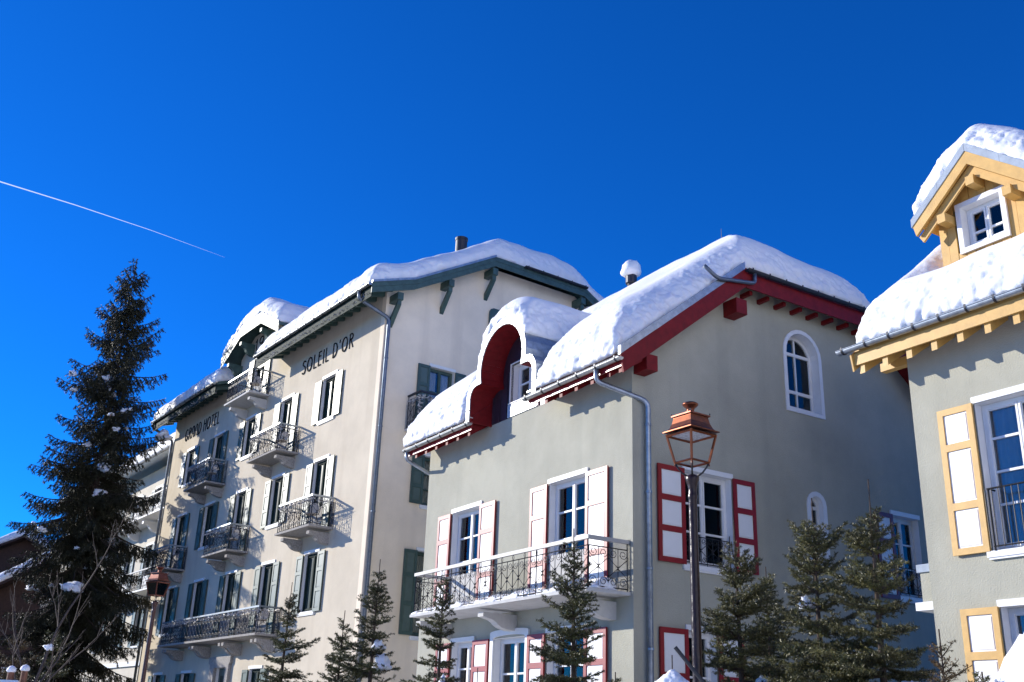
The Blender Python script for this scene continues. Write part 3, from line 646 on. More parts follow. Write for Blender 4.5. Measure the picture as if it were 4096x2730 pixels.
balcony_snow(R, F, [(0.3+.28*i, .74+.06*rs.random(), .30, .17, .10+.10*rs.random()) for i in range(24)]+[(0.25, .45, .16, .3, .26), (0.5, .5, .25, .25, .2)], 4.06, 9, 'low bank of snow behind the railing of the red-shuttered balcony', None)
# flue with snow hat, lightning rod
FL = empty('flue_pipe', (0, 0, 0), 0, 'black metal flue with a round snow cap behind the trefoil dormer', 'flue')
fp = R.matrix_world
def rw(u, v, z, root=R):
    c, s = math.cos(root.rotation_euler.z), math.sin(root.rotation_euler.z); return (root.location.x+c*(-u)-s*v, root.location.y+s*(-u)+c*v, z)
FL.location = rw(6.0, 4.80, 12.72)
MB().lathe([(.11, 0), (.11, .76), (.12, .76), (.12, .80)], 14).build('pipe', 'dark_metal', FL, smooth=False)
MB().lathe([(.15, .80), (.16, .82), (.16, 1.06), (.14, 1.08)], 16).build('cowl', 'dark_metal', FL)
snow_lump('flue_snow', rw(6.0, 4.80, 13.90), (.29, .29, .36), None, 5, 'round ball of snow sitting on the black flue', None, amp=.16)
LR = MB().lathe([(.012, 0), (.010, .4), (.004, .85)], 6).build('lightning_rod', 'dark_metal', None, rw(2.37, RC, 12.9)); tag(LR, 'thin metal rod sticking up from the snowy ridge of the middle house', 'rod')

# ================================================================== grand hotel
HZ = rad(-54.6)
H = empty('hotel_building', (-4.031, 30.217, 0), HZ, 'cream hotel with green shutters, iron balconies and black GRAND HOTEL SOLEIL D\'OR lettering', 'hotel')
HW = 11.4; HC = 5.70
def hzt(v):
    v = v if v < HC else 2*HC-v
    return 14.56+.343*(v+.84) if v < .65 else 15.071+.572*(v-.65)
cols = [3.53, 6.90, 10.2, 13.5, 16.72]; hw = 0.53
tops = [('w', 12.70, 11.20), ('w', 9.80, 8.12), ('w', 6.77, 4.95)]
doors = {(1, 0): 10.45, (3, 0): 10.45, (0, 1): 7.43, (2, 1): 7.43, (4, 1): 7.43, (1, 2): 4.38, (2, 2): 4.38, (3, 2): 4.38}
opens = []
for ci, c in enumerate(cols):
    for ri, (k, z1, z0) in enumerate(tops): opens.append((ci, ri, c-hw, c+hw, doors.get((ci, ri), z0), z1, (ci, ri) in doors))
for c in (6.95, 13.5, 16.8): opens.append((9, 3, c-hw, c+hw, 1.5, 3.35, False))
opens.append((2, -1, 9.42, 10.56, 13.32, 15.22, True))
holes = [rect(o[2], o[3], o[4], o[5]) for o in opens]+[rect(9.35, 10.45, 0.1, 3.45)]
MB().prism(F, [(.25, -.3), (19.23, -.3), (19.23, 14.68), (12.2, 14.68), (12.2, 15.62), (10.98, 16.30), (8.90, 16.30), (7.68, 15.62), (7.68, 14.68), (.25, 14.68)], -.25, 0, holes, himi=1).build('front_wall', ['stucco_cream', 'white_paint'], H)
gh = [rect(1.76, 2.70, 10.32, 12.54), rect(1.78, 2.70, 8.05, 9.60), rect(1.74, 2.70, 4.19, 6.67), rect(4.46, 5.36, 13.7, 15.1)]
gt = [(HW, hzt(HW)-.14), (HW-.65, hzt(.65)-.14), (7.67, 16.66), (3.73, 16.66), (.65, hzt(.65)-.14), (0, hzt(0)-.14)]
MB().prism(G, [(0, -.3), (HW, -.3)]+gt, -.25, 0, gh, himi=1).build('gable_wall', ['stucco_cream_bounce', 'white_paint'], H)
MB().prism(G, [(0, -.3), (HW, -.3)]+gt, -19.48, -19.23).build('gable_wall', 'stucco_cream', H)
MB().box(F, .25, 19.23, -HW, -HW+.25, -.3, hzt(HW)-.14).build('back_wall', 'stucco_cream', H)
MB().box(F, 7.68, 7.93, -6.0, -.26, 14.5, 15.62).build('dormer_cheek', 'stucco_cream', H); MB().box(F, 11.95, 12.2, -6.0, -.26, 14.5, 15.62).build('dormer_cheek', 'stucco_cream', H)
for z in (0.9, 4.1, 7.2, 10.2, 13.2): MB().box(F, .26, 19.22, -HW+.26, -.26, z-.02, z).build('storey_floor', 'room_dark', H)
for ci, ri, a0, a1, z0, z1, dr in opens:
    window(H, F, a0, a1, z0, z1, depth=.10, bars=(), frame='green_dark', glass='dark_pane', sill=not dr, curtain=False, key='h')
    sz0 = z0+.04 if dr else z0-.03
    for s0, s1 in ((a1+.01, a1+.475), (a0-.475, a0-.01)): shutter(H, F, s0, s1, sz0, z1-.02, 'green_paint', 'green_panel', (.8, 1, 1), margin=.075)
for a0, a1, z0, z1, dr in ((1.76, 2.70, 10.32, 12.54, 1), (1.78, 2.70, 8.05, 9.60, 0), (1.74, 2.70, 4.19, 6.67, 0), (4.46, 5.36, 13.7, 15.1, 0)):
    window(H, G, a0, a1, z0, z1, depth=.14, bars=(.33, .66), frame='green_paint', sill=not dr, curtain=True, key='h')
    if z0 < 13:
        shutter(H, G, a0-.45, a0-.01, z0+.02, z1, 'green_paint', 'green_panel', (.8, 1, 1), margin=.075); shutter(H, G, a1+.01, a1+.42, z0+.02, z1, 'green_paint', 'green_panel', (.8, 1, 1), margin=.075)
for s in (0, 1):
    q = [(0, 0), (.52, 0), (.52, 1.5), (.16, 1.5), (.06, 1.45), (.015, 1.36), (0, 1.25)]
    MB().prism(G, q if not s else [(.52-x, z) for x, z in q], 0, .045).build('shutter', 'green_paint', H, G(3.92 if not s else 5.38, .03, 13.68))
# stone doorway
SD = MB().prism(F, [(9.10, -.3), (9.36, -.3), (9.36, 3.45), (10.45, 3.45), (10.45, -.3), (10.86, -.3), (10.86, 3.55), (11.0, 3.62), (11.0, 3.83), (9.0, 3.83), (9.0, 3.62), (9.10, 3.55)], .003, .12).build('door_surround', 'granite', H)
dr = MB().prism(F, rect(9.36, 10.44, .1, 3.44), -.16, -.10, [rect(9.50, 9.85, 1.4, 3.2), rect(9.95, 10.30, 1.4, 3.2)]).build('door', 'green_paint', H)
for x in (9.50, 9.95): MB().box(F, x-.005, x+.355, -.14, -.13, 1.395, 3.205).build('pane', 'dark_pane', dr)
# balconies
B = [(2.23, 4.76, 7.27, 7.42), (8.90, 11.38, 7.27, 7.42), (15.42, 17.9, 7.27, 7.42), (5.49, 8.03, 10.28, 10.43), (12.10, 14.55, 10.28, 10.43), (8.70, 11.2, 13.14, 13.30)]
for a0, a1, zb, zt in B: balcony(H, F, a0, a1, .80, zb, zt, .94, 'concrete' if zt > 13 else 'granite', (a0+.32, a1-.32), 'iron_grey', 'zinc', br_w=.20, br_h=.36, unit=.30, key='H%d' % (zt > 13), r=.0085)
balcony(H, F, 5.38, 14.82, .80, 4.20, 4.36, .86, 'granite', (5.8, 8.6, 11.5, 14.4), 'iron_grey', 'zinc_dark', br_w=.18, br_h=.38, unit=.30, key='HL', double=True)
balcony(H, G, 1.0, 3.5, .80, 10.14, 10.30, 1.10, 'concrete', (1.35, 3.15), 'iron', 'dark_metal', br_w=.2, br_h=.3, unit=.34, key='HG')
# roof
A_, B_ = -.56, 20.2
m_ = MB()
zlow = lambda u, v: 14.56+.343*(v+.84); zup = lambda u, v: 15.071+.572*(v-.65)
plan(m_, [(A_, -.80), (8.33, -.80), (8.33, .02), (12.45, .02), (12.45, -.80), (B_, -.80), (B_, .65), (A_, .65)], zlow, -.12)
plan(m_, [(A_, .65), (B_, .65), (B_, 3.73), (B_-2.2, HC), (A_+2.2, HC), (A_, 3.73)], zup, -.12)
plan(m_, [(A_, 7.67), (A_+2.2, HC), (B_-2.2, HC), (B_, 7.67), (B_, HW+.8), (A_, HW+.8)], lambda u, v: hzt(v), -.12)
zr = 15.071+.572*(HC-.65); zh = 15.071+.572*(3.73-.65); sl_ = (zr-zh)/2.2
plan(m_, [(A_, 3.73), (A_+2.2, HC), (A_, 7.67)], lambda u, v: zh+(u-A_)*sl_, -.12)
plan(m_, [(B_, 3.73), (B_, 7.67), (B_-2.2, HC)], lambda u, v: zh+(B_-u)*sl_, -.12)
DC = 9.94
plan(m_, [(DC, -.62), (DC+1.02, -.62), (DC+2.84, -.62), (DC+2.84, 5), (DC, 5)], lambda u, v: min(17.03-.49*abs(u-DC), 16.53+.5*(v+.62) if abs(u-DC) <= 1.021 else 99), -.12)
plan(m_, [(DC, -.62), (DC, 5), (DC-2.84, 5), (DC-2.84, -.62), (DC-1.02, -.62)], lambda u, v: min(17.03-.49*abs(u-DC), 16.53+.5*(v+.62) if abs(u-DC) <= 1.021 else 99), -.12)
m_.build('roof', ['slate', 'green_wood'], H)
for a0, a1 in ((-.55, 8.33), (12.47, 20.2)):
    MB().box(F, a0, a1, .805, .835, 14.08, 14.55).build('fascia', 'green_dark', H)
    gutter(H, [F(a0-.04, .91, 14.50), F(a1+.03, .91, 14.50)], .072, .62)
rmH = rafter_mesh(F, .01, .80, lambda b: 14.56+.343*(.84-b)-.122, .20, .11, 'green_wood')
for i in range(38):
    a = -.40+.55*i
    if not 8.2 < a < 12.55: link('rafter', rmH, H, F(a, 0, 0))
def barge(parent, fm, line, b0, mt, boards=((-.02, -.17), (-.175, -.36)), th=.035, names='bargeboard'):
    for k, (t0, t1) in enumerate(boards):
        MB().prism(fm, [(a, z+t0) for a, z in line]+[(a, z+t1) for a, z in reversed(line)], b0, b0+th+.012*(1-k)).build(names, mt, parent)
bl = [(-.86, 14.55), (.65, 15.07), (3.73, 16.83)]
barge(H, G, bl, .565, 'green_wood'); barge(H, G, [(2*HC-a, z) for a, z in bl], .565, 'green_wood'); barge(H, G, [(3.73, 16.83), (7.67, 16.83)], .563, 'green_wood')
for i in range(len(bl)-1):
    (a0, z0), (a1, z1) = bl[i], bl[i+1]
    MB().prism(G, [(a0, z0-.015), (a1, z1-.015), (a1, z1+.06), (a0, z0+.06)], .55, .63).build('flashing', 'zinc', H)
gutter(H, [G(4.9, .68, 16.80), G(7.72, .68, 16.80)], .06, .7, mt='dark_metal', outdir=(1, 0))
for v, zb, zt in ((.20, 13.48, 14.50), (2.05, 14.43, 15.50), (3.76, 15.40, 16.42), (7.64, 15.40, 16.42), (9.35, 14.43, 15.50)):
    MB().box(G, v-.10, v+.10, .003, .56, zt-.24, zt).build('purlin', 'green_wood', H)
    q = MB(); q.hexa([G(v-.07, .003, zb), G(v+.07, .003, zb), G(v+.07, .003, zb+.22), G(v-.07, .003, zb+.22), G(v-.07, .50, zt-.40), G(v+.07, .50, zt-.40), G(v+.07, .50, zt-.242), G(v-.07, .50, zt-.242)]); q.build('strut', 'green_wood', H)
dl = [(DC+2.84, 15.64), (DC+1.02, 16.53), (DC-1.02, 16.53), (DC-2.84, 15.64)]
barge(H, F, dl, .62, 'green_wood', ((.04, -.08), (-.085, -.25), (-.255, -.42)), .03)
for u_, zt in ((12.05, 15.30), (10.95, 15.92), (8.93, 15.92), (7.83, 15.30)):
    q = MB(); corbel(q, F, u_-.09, u_+.09, zt, .60, .50); q.build('bracket', 'green_wood', H)
downpipe(H, [F(.12, .91, 14.43), F(.12, .91, 14.2), (.10, .10, 13.72), (.10, .10, 0)], .062, 'zinc_dark', (12.4, 10.2, 7.6, 5.0, 2.6))
downpipe(H, [F(20.0, .91, 14.43), F(20.0, .91, 14.2), F(19.56, .07, 13.7), F(19.56, .07, 0)], .06, 'zinc_dark', (10, 6))
lettering(H, "SOLEIL D'OR", 5.92, 2.06, 13.36, .50); lettering(H, 'GRAND HOTEL', 17.93, 13.86, 13.30, .52); lettering(H, '19', 10.82, 10.0, 15.62, .48, wdt=.05)
# hotel snow
def hbase(U, V):
    v = np.where(V < HC, V, 2*HC-V)
    return np.minimum.reduce([np.where(v < .65, 14.56+.343*(v+.84), 15.071+.572*(v-.65)), zh+(U-A_)*sl_+0*V, zh+(B_-U)*sl_+0*V])
def hd(U, V): return np.minimum(17.03-.49*np.abs(U-DC), 16.53+.5*(V+.62))
def hmask(U, V): return (U > -.60) & (U < 20.25) & (V > -.93) & (V < 12.3) & ~((U > 8.25) & (U < 12.55) & (V < .3)) & ~((np.abs(U-DC) < 2.3) & (hd(U, V) > hbase(U, V)) & (V >= 0))
sn = snow_mesh([(-.7, 20.4, -1.04, 12.4, hbase, hmask, .80, .62),
                (DC-2.95, DC+2.95, -.75, 5.2, hd, lambda U, V: (np.abs(U-DC) < 2.84) & (V > -.66) & (V < 5.0), .72, .62)], 0.10, 0.06, 6, 0.052, 0.04, 11.0, bulge=.04)
o = link('roof_snow', sn, None, H.location); o.rotation_euler = H.rotation_euler
tag(o, 'deep snow on the hotel roof and its wide front gable', 'snow', 'snow on the roofs')
CH = MB().lathe([(.22, 0), (.22, 1.62), (.24, 1.62), (.24, 1.72), (.21, 1.72), (.21, 1.5)], 20).build('chimney_pipe', 'dark_metal', None, rw(2.6, 4.30, 17.2, H)); tag(CH, 'short black round chimney poking out of the hotel snow', 'chimney')

# tinsel garlands
def garland(root, fm, pts, label, group, sag=.03, dens=130, rr=.065, seed=0):
    rg = np.random.default_rng(seed); P = []
    for (p, q) in zip(pts[:-1], pts[1:]):
        p, q = np.array(p), np.array(q); n = max(3, int(np.linalg.norm(q-p)*dens)); t = rg.random(n)
        c = p+(q-p)*t[:, None]; c[:, 2] += -sag*np.abs(np.sin(t*math.pi*max(1, round(np.linalg.norm(q-p)/.8))))
        P.append(c)
    P = np.concatenate(P); n = len(P); d = rg.normal(size=(n, 3)); d /= np.linalg.norm(d, axis=1)[:, None]; e = rg.normal(size=(n, 3)); s = np.cross(d, e); s /= np.linalg.norm(s, axis=1)[:, None]
    L = rr*(.5+rg.random(n))[:, None]; P = P+d*.015; wv = .011
    W3 = np.stack([P-s*wv, P+s*wv, P+d*L+s*wv*.6, P+d*L-s*wv*.6], 1).reshape(-1, 3)
    W3 = np.stack([-W3[:, 0], -W3[:, 1], W3[:, 2]], 1) if fm is F else np.stack([W3[:, 1], W3[:, 0], W3[:, 2]], 1)
    i = np.arange(n)*4; T = np.concatenate([np.stack([i, i+1, i+2], 1), np.stack([i, i+2, i+3], 1)])
    o = link('tinsel_garland', npmesh('tinsel_garland', W3, T, 'tinsel'), None, root.location); o.rotation_euler = root.rotation_euler
    return tag(o, label, 'garland', group)
GN = 'silver tinsel garlands on the hotel'
names = ['sunlit middle-row balcony nearest the corner downpipe', 'balcony directly above the long balcony', 'shaded balcony behind the left street lamp', 'sunlit balcony next below the front gable', 'shaded balcony under GRAND HOTEL']
for k, (a0, a1, zb, zt) in enumerate(B[:5]):
    z = zt+.94-.13
    garland(H, F, [(a0+.05, .1, z), (a0+.05, .78, z), (a1-.05, .78, z), (a1-.05, .1, z)][::1], 'silver tinsel along the rail of the '+names[k], GN, seed=20+k)
garland(H, F, [(5.43, .1, 5.1), (5.43, .78, 5.1), (14.77, .78, 5.1), (14.77, .1, 5.1)], 'silver tinsel wound along the rail of the longest hotel balcony', GN, seed=31)
garland(H, G, [(1.05, .1, 11.2), (1.05, .80, 11.2), (3.45, .80, 11.2)], 'silver tinsel on the single balcony of the hotel gable wall', GN, seed=32)
garland(H, G, [(1.03, .78, 11.2), (1.03, .78, 10.4)], 'vertical strand of tinsel at the corner of the gable balcony', GN, seed=33)
garland(H, F, [(-.4, .80, 14.24), (8.2, .80, 14.22)], 'tinsel fringe under the hotel eave above SOLEIL D\'OR', GN, seed=34, rr=.085)
garland(H, F, [(12.6, .80, 14.22), (20.1, .80, 14.20)], 'tinsel fringe under the hotel eave above GRAND HOTEL', GN, seed=35, rr=.085)

# bistro chairs on the balconies
def chair_parts(t):
    V_ = UVZ
    MB().lathe([(.19, .43), (.20, .44), (.20, .46), (.19, .47)], 14).build('seat', 'cloth_cream', t)
    for x, y in ((.15, .15), (-.15, .15), (.15, -.15), (-.15, -.15)): MB().tube([(x*.8, y*.8, .43), (x*1.15, y*1.15, 0)], .011, 5).build('leg', 'iron', t)
    MB().tube([(.17, .14, .44)]+[(.20*math.cos(a), .17+.03*math.sin(a), .62+.27*math.sin(a)) for a in [math.pi*k/10 for k in range(11)]]+[(-.17, .14, .44)], .011, 5).build('back_frame', 'iron', t)
    MB().prism(lambda x, b, z: (x, .17+b, z), [(.16*math.cos(a), .64+.20*math.sin(a)) for a in [math.pi*2*k/16 for k in range(16)]], -.008, .008).build('backrest', 'cloth_cream', t)
ch0 = None
for k, (u, b, z, rz, lab) in enumerate(((3.0, .42, 7.43, .6, 'right-hand middle-row balcony'), (9.5, .42, 7.43, .4, 'balcony above the middle of the long balcony'), (6.1, .42, 10.44, .5, 'balcony two floors above the long balcony, in the sun'), (12.7, .42, 10.44, .4, 'shaded balcony below GRAND HOTEL'), (9.3, .42, 13.31, .7, 'top balcony under the front gable'), (6.0, .42, 4.37, .5, 'right end of the long balcony'))):
    t = empty('bistro_chair', rw(u, -b, z, H), HZ+rz, 'round-backed metal bistro chair on the '+lab, 'chair', 'bistro chairs on the hotel balconies')
    if ch0 is None: chair_parts(t); ch0 = t
    else:
        for c in list(ch0.children):
            d = c.copy(); COL.objects.link(d); d.parent = t

# ================================================================== grey house with ochre trim, at the right edge
Y = empty('ochre_trimmed_house', (6.3686, 15.5592, 0), RZ, 'grey rendered house with ochre eaves, ochre shutters and wooden dormer at right edge', 'house')
def yzt(v): return 7.66+.8*(v+.55)
YR = 4.4
MB().prism(F, rect(-9, -.25, -.3, 7.92), -.25, 0, [rect(-2.25, -1.08, 4.27, 6.46), rect(-2.25, -1.08, 1.70, 3.50)], himi=1).build('front_wall', ['stucco_grey', 'white_paint'], Y)
ypoly = [(0, -.3), (2*YR, -.3), (2*YR, yzt(0)-.16), (YR, yzt(YR)-.16), (0, yzt(0)-.16)]
MB().prism(G, ypoly, -.0, .25).build('gable_wall', 'stucco_grey', Y); 
MB().prism(G, ypoly, 8.75, 9.0).build('gable_wall', 'stucco_grey', Y)
MB().box(F, -8.75, -.25, -2*YR, -2*YR+.25, -.3, yzt(0)-.16).build('back_wall', 'stucco_grey', Y)
for z in (.8, 4.1, 7.6): MB().box(F, -8.74, -.26, -2*YR+.26, -.26, z-.02, z).build('storey_floor', 'room_dark', Y)
wy = window(Y, F, -2.25, -1.08, 4.27, 6.46, bars=(.30, .53, .77)); window(Y, F, -2.25, -1.08, 1.70, 3.50, bars=(.33, .66))
m_ = MB()
for x in np.arange(.10, 1.18, .105): m_.tube([F(x, .06, .04), F(x, .06, .88)], .008, 5)
m_.tube([F(.06, .06, .06), F(1.11, .06, .06)], .012, 5); m_.tube([F(.06, .06, .88), F(1.11, .06, .88)], .014, 5); m_.tube([F(1.09, -.1, .88), F(1.09, .06, .88), F(1.09, .06, .0)], .016, 5); m_.tube([F(.06, -.1, .88), F(.06, .06, .88), F(.06, .06, .0)], .016, 5)
m_.build('guard_rail', 'iron', wy, (0, 0, 0), fix=False)
shutter(Y, F, -1.07, -.475, 4.27, 6.47, 'ochre_wood', 'white_panel', R3p, margin=.095); shutter(Y, F, -2.85, -2.26, 4.27, 6.47, 'ochre_wood', 'white_panel', R3p, margin=.095)
shutter(Y, F, -1.07, -.48, 1.66, 3.51, 'ochre_wood', 'white_panel', (1, 1, .9), margin=.095); shutter(Y, F, -2.85, -2.26, 1.66, 3.51, 'ochre_wood', 'white_panel', (1, 1, .9), margin=.095)
# side balcony beyond the far corner
bs = MB().box(F, .003, .34, -1.6, -.05, 3.56, 3.68).build('balcony', 'white_paint', Y)
MB().box(F, .003, .24, -1.55, -.10, 3.682, 4.12).build('parapet', 'stucco_grey', bs); MB().box(F, .003, .28, -1.58, -.07, 4.122, 4.24).build('coping', 'zinc_matte', bs)
m_ = MB()
plan(m_, [(-9.5, -.50), (.60, -.50), (.60, YR), (-9.5, YR)], lambda u, v: yzt(v)); plan(m_, [(-9.5, YR), (.60, YR), (.60, 2*YR+.5), (-9.5, 2*YR+.5)], lambda u, v: yzt(2*YR-v))
m_.build('roof', ['slate', 'ochre_wood'], Y)
MB().box(F, -9.5, .62, .505, .54, 7.42, 7.62).build('fascia', 'ochre_wood', Y)
gutter(Y, [F(-9.5, .62, 7.70), F(.84, .62, 7.70)], .066, .45, mt='zinc')
u_ = .60
while u_ > -5:
    MB().hexa([F(u_-.004, .58, 7.685), F(u_-1.0, .58, 7.685), F(u_-1.0, .25, 7.685+.8*.33+.06), F(u_-.004, .25, 7.685+.8*.33+.06), F(u_-.004, .58, 7.695), F(u_-1.0, .58, 7.695), F(u_-1.0, .25, 7.695+.8*.33+.06), F(u_-.004, .25, 7.695+.8*.33+.06)]).build('eave_flashing', 'zinc_matte', Y); u_ -= 1.0
sm = MB().hexa([F(0, .44, 7.80), F(-.44, .44, 7.80), F(-.44, .10, 8.10), F(0, .10, 8.10), F(0, .44, 7.83), F(-.44, .44, 7.83), F(-.44, .10, 8.13), F(0, .10, 8.13)]).mesh('slate_tile', 'slate')
for i in range(14): link('slate_tile', sm, Y, F(.58-.45*i, 0, .004*(i % 2)))
ry = rafter_mesh(F, .03, .50, lambda b: 7.66+.8*(.55-b)-.142, .36, .10, 'ochre_wood')
for a in [.48-.45*i for i in range(14)]: link('rafter', ry, Y, F(a, 0, 0))
MB().prism(G, [(-.60, yzt(-.6)-.03), (-.55, yzt(-.55)-.34), (YR, yzt(YR)-.34), (YR, yzt(YR)-.03)], -.63, -.60).build('bargeboard', 'ochre_wood', Y)
MB().box(F, .02, .58, -.22, -.08, 7.44, 7.58).build('purlin', 'ochre_wood', Y)
# gabled dormer
DY = -1.12; DV = .9
yd = MB(); plan(yd, [(DY, .62), (DY+1.12, .62), (DY+1.12, 3.2), (DY, 4.0)], lambda u, v: 10.90-.83*abs(u-DY), -.10); plan(yd, [(DY, .62), (DY, 4.0), (DY-1.12, 3.2), (DY-1.12, .62)], lambda u, v: 10.90-.83*abs(u-DY), -.10)
YD = yd.build('dormer', ['slate', 'ochre_wood'], Y)
def FD(a, b, z): return (-a, DV-b, z)
x = DY-.87; bi = 0
while x < DY+.86:
    x1 = min(x+.158, DY+.87)
    def top(u): return 10.79-.83*abs(u-DY)
    segs = [(8.3, None)]
    wl, wr, wb, wt = -1.44, -.72, 9.24, 9.98
    lo, hi = x+.004, x1-.004
    pts_top = [(hi, top(hi)), (lo, top(lo))] if not lo < DY < hi else [(hi, top(hi)), (DY, top(DY)), (lo, top(lo))]
    if hi <= wl or lo >= wr: MB().prism(FD, [(lo, 8.3), (hi, 8.3)]+pts_top, -.03, .006*(bi % 2)).build('board', 'ochre_wood', YD)
    else: MB().prism(FD, [(lo, wt+.02), (hi, wt+.02)]+pts_top, -.03, .006*(bi % 2)).build('board', 'ochre_wood', YD); MB().box(FD, lo, hi, -.03, .006*(bi % 2), 8.3, wb-.04).build('board', 'ochre_wood', YD)
    x = x1; bi += 1
for s in (-1, 1):
    MB().box(F, DY+s*.87-(.03 if s > 0 else 0), DY+s*.87+(0 if s > 0 else .03), -3.0, -DV-.035, 8.3, 10.04).build('cheek', 'ochre_wood', YD)
wq = window(Y, F, -1.44, -.72, 9.24, 9.98, depth=.13, bars=(.36,), lintel=False, sill=False, key='yd'); wq.location.y += DV
MB().prism(F, rect(-.09, .81, -.09, .83), .008, .05, [rect(0, .72, 0, .74)]).build('surround', 'white_paint', wq)
MB().prism(F, rect(0-.012, .732, -.012, .752), -.19, .008, [rect(0, .72, 0, .74)]).build('lining', 'white_paint', wq)
YD.location.z = .20; wq.location.z += .20
def FB(a, b, z): return (-a, .60-b, z)
for s in (-1, 1):
    L_ = lambda d0, d1, e0, e1: [(DY, 10.90+d0), (DY+s*(1.14+e0), 10.90-.83*(1.14+e0)+d0), (DY+s*(1.14+e1), 10.90-.83*(1.14+e1)+d1), (DY, 10.90+d1)]
    MB().prism(FB, L_(-.10, -.34, 0, -.05), -.03, .02).build('bargeboard', 'ochre_wood', YD)
    MB().prism(FB, L_(-.343, -.52, -.05, -.12), -.10, -.06).build('bargeboard', 'ochre_wood', YD)
    e = 0
    while e < 1.1:
        e1 = min(e+.58, 1.17); MB().prism(FB, [(DY+s*(e+.003), 10.90-.83*e+.05), (DY+s*e1, 10.90-.83*e1+.05), (DY+s*e1, 10.90-.83*e1-.10), (DY+s*(e+.003), 10.90-.83*e-.10)], -.03, .035).build('flashing', 'zinc_matte', YD); e = e1
pm_ = MB().box(FB, -.075, .075, -.30, .0, -.08, .08).mesh('purlin', 'ochre_wood')
for du, z in ((0, 10.26), (.60, 9.80), (-.60, 9.80)): link('purlin', pm_, YD, (-(DY+du), 0, z))
# snow
def ybase(U, V): return np.minimum(yzt(V), yzt(2*YR-V))+0*U
def ydz(U): return 11.12-.83*np.abs(U-DY)
def ymask(U, V): return (U > -9.4) & (U < .66) & (V > -.40) & (V < 9.2) & ~((np.abs(U-DY) < .90) & (V > .55) & (ydz(U) > ybase(U, V)))
sn = snow_mesh([(-9.4, .74, -.46, 9.24, ybase, ymask, .74, .62),
                (DY-1.2, DY+1.2, .45, 4.2, lambda U, V: ydz(U)-.10*np.exp(-((U-DY)/.3)**2), lambda U, V: (np.abs(U-DY) < 1.12) & (V > .63) & (V < 4.1), .80, .62)], .065, .036, 12, .046, .03, 21.0, bulge=.06)
o = link('roof_snow', sn, None, Y.location); o.rotation_euler = Y.rotation_euler
tag(o, 'lumpy deep snow on the ochre-trimmed house roof and dormer, at the right edge', 'snow', 'snow on the roofs')

# ================================================================== lower hotel wing behind the big spruce
Wg = empty('hotel_wing', rw(19.6, 1.5, 0, H), HZ, 'pale cream lower wing with arched doorways, partly hidden behind the tall dark spruce', 'building')
wc = [2.6+3.3*i for i in range(7)]; wh = []
for c in wc:
    for z0, z1 in ((4.95, 6.77), (7.45, 9.8), (11.2, 12.7)): wh.append((c-.53, c+.53, z0, z1))
MB().prism(F, rect(.0, 24.0, -.3, 13.75), -.25, 0, [rect(*h) for h in wh]+[arch(c-.95, c+.95, 0.05, 3.5, 12) for c in wc], himi=1).build('front_wall', ['stucco_pale', 'white_paint'], Wg)
MB().box(F, 0, 24, -10, -9.75, -.3, 13.75).build('back_wall', 'stucco_pale', Wg); MB().box(F, 23.75, 24, -9.74, -.26, -.3, 13.75).build('end_wall', 'stucco_pale', Wg); MB().box(F, 0, .25, -9.74, -.26, -.3, 13.75).build('end_wall', 'stucco_pale', Wg)
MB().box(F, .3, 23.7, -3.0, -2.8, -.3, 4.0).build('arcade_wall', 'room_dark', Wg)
for z in (4.0, 7.2, 10.3): MB().box(F, .26, 23.74, -9.7, -.26, z-.02, z).build('storey_floor', 'room_dark', Wg)
for a0, a1, z0, z1 in wh:
    window(Wg, F, a0, a1, z0, z1, depth=.10, bars=(), frame='green_dark', glass='dark_pane', curtain=False, key='h')
    for s0, s1 in ((a1+.01, a1+.475), (a0-.475, a0-.01)): shutter(Wg, F, s0, s1, z0-.03, z1-.02, 'green_paint', 'green_panel', (.8, 1, 1), margin=.075)
for z in (7.28, 10.9): balcony(Wg, F, 1.2, 23.0, 1.0, z-.15, z, .95, 'white_paint', [1.6+3.3*i for i in range(7)], 'iron_grey', 'rail_grey', br_w=.24, br_h=.5, unit=.42, key='W%g' % z)
MB().box(F, .0, 24, .002, .10, 4.02, 4.22).build('string_course', 'white_paint', Wg)
m_ = MB(); plan(m_, [(-.5, -1.0), (24.6, -1.0), (24.6, 5), (-.5, 5)], lambda u, v: 13.95+.45*(v+1.0), -.14); plan(m_, [(-.5, 5), (24.6, 5), (24.6, 11), (-.5, 11)], lambda u, v: 13.95+.45*(11-v), -.14)
m_.build('roof', ['slate', 'white_paint'], Wg); gutter(Wg, [F(-.5, 1.08, 13.9), F(24.6, 1.08, 13.9)], .08, 1.1, mt='white_paint')
sn = snow_mesh([(-.6, 24.7, -1.1, 11.1, lambda U, V: np.minimum(13.95+.45*(V+1), 13.95+.45*(11-V))+0*U, lambda U, V: (U > -.5) & (U < 24.6) & (V > -1.05) & (V < 11.0), .75, .6)], .16, .13, 3, .10, .05, 31.0)
o = link('roof_snow', sn, None, Wg.location); o.rotation_euler = Wg.rotation_euler; tag(o, 'snow on the low wing roof glimpsed between spruce branches', 'snow', 'snow on the roofs')

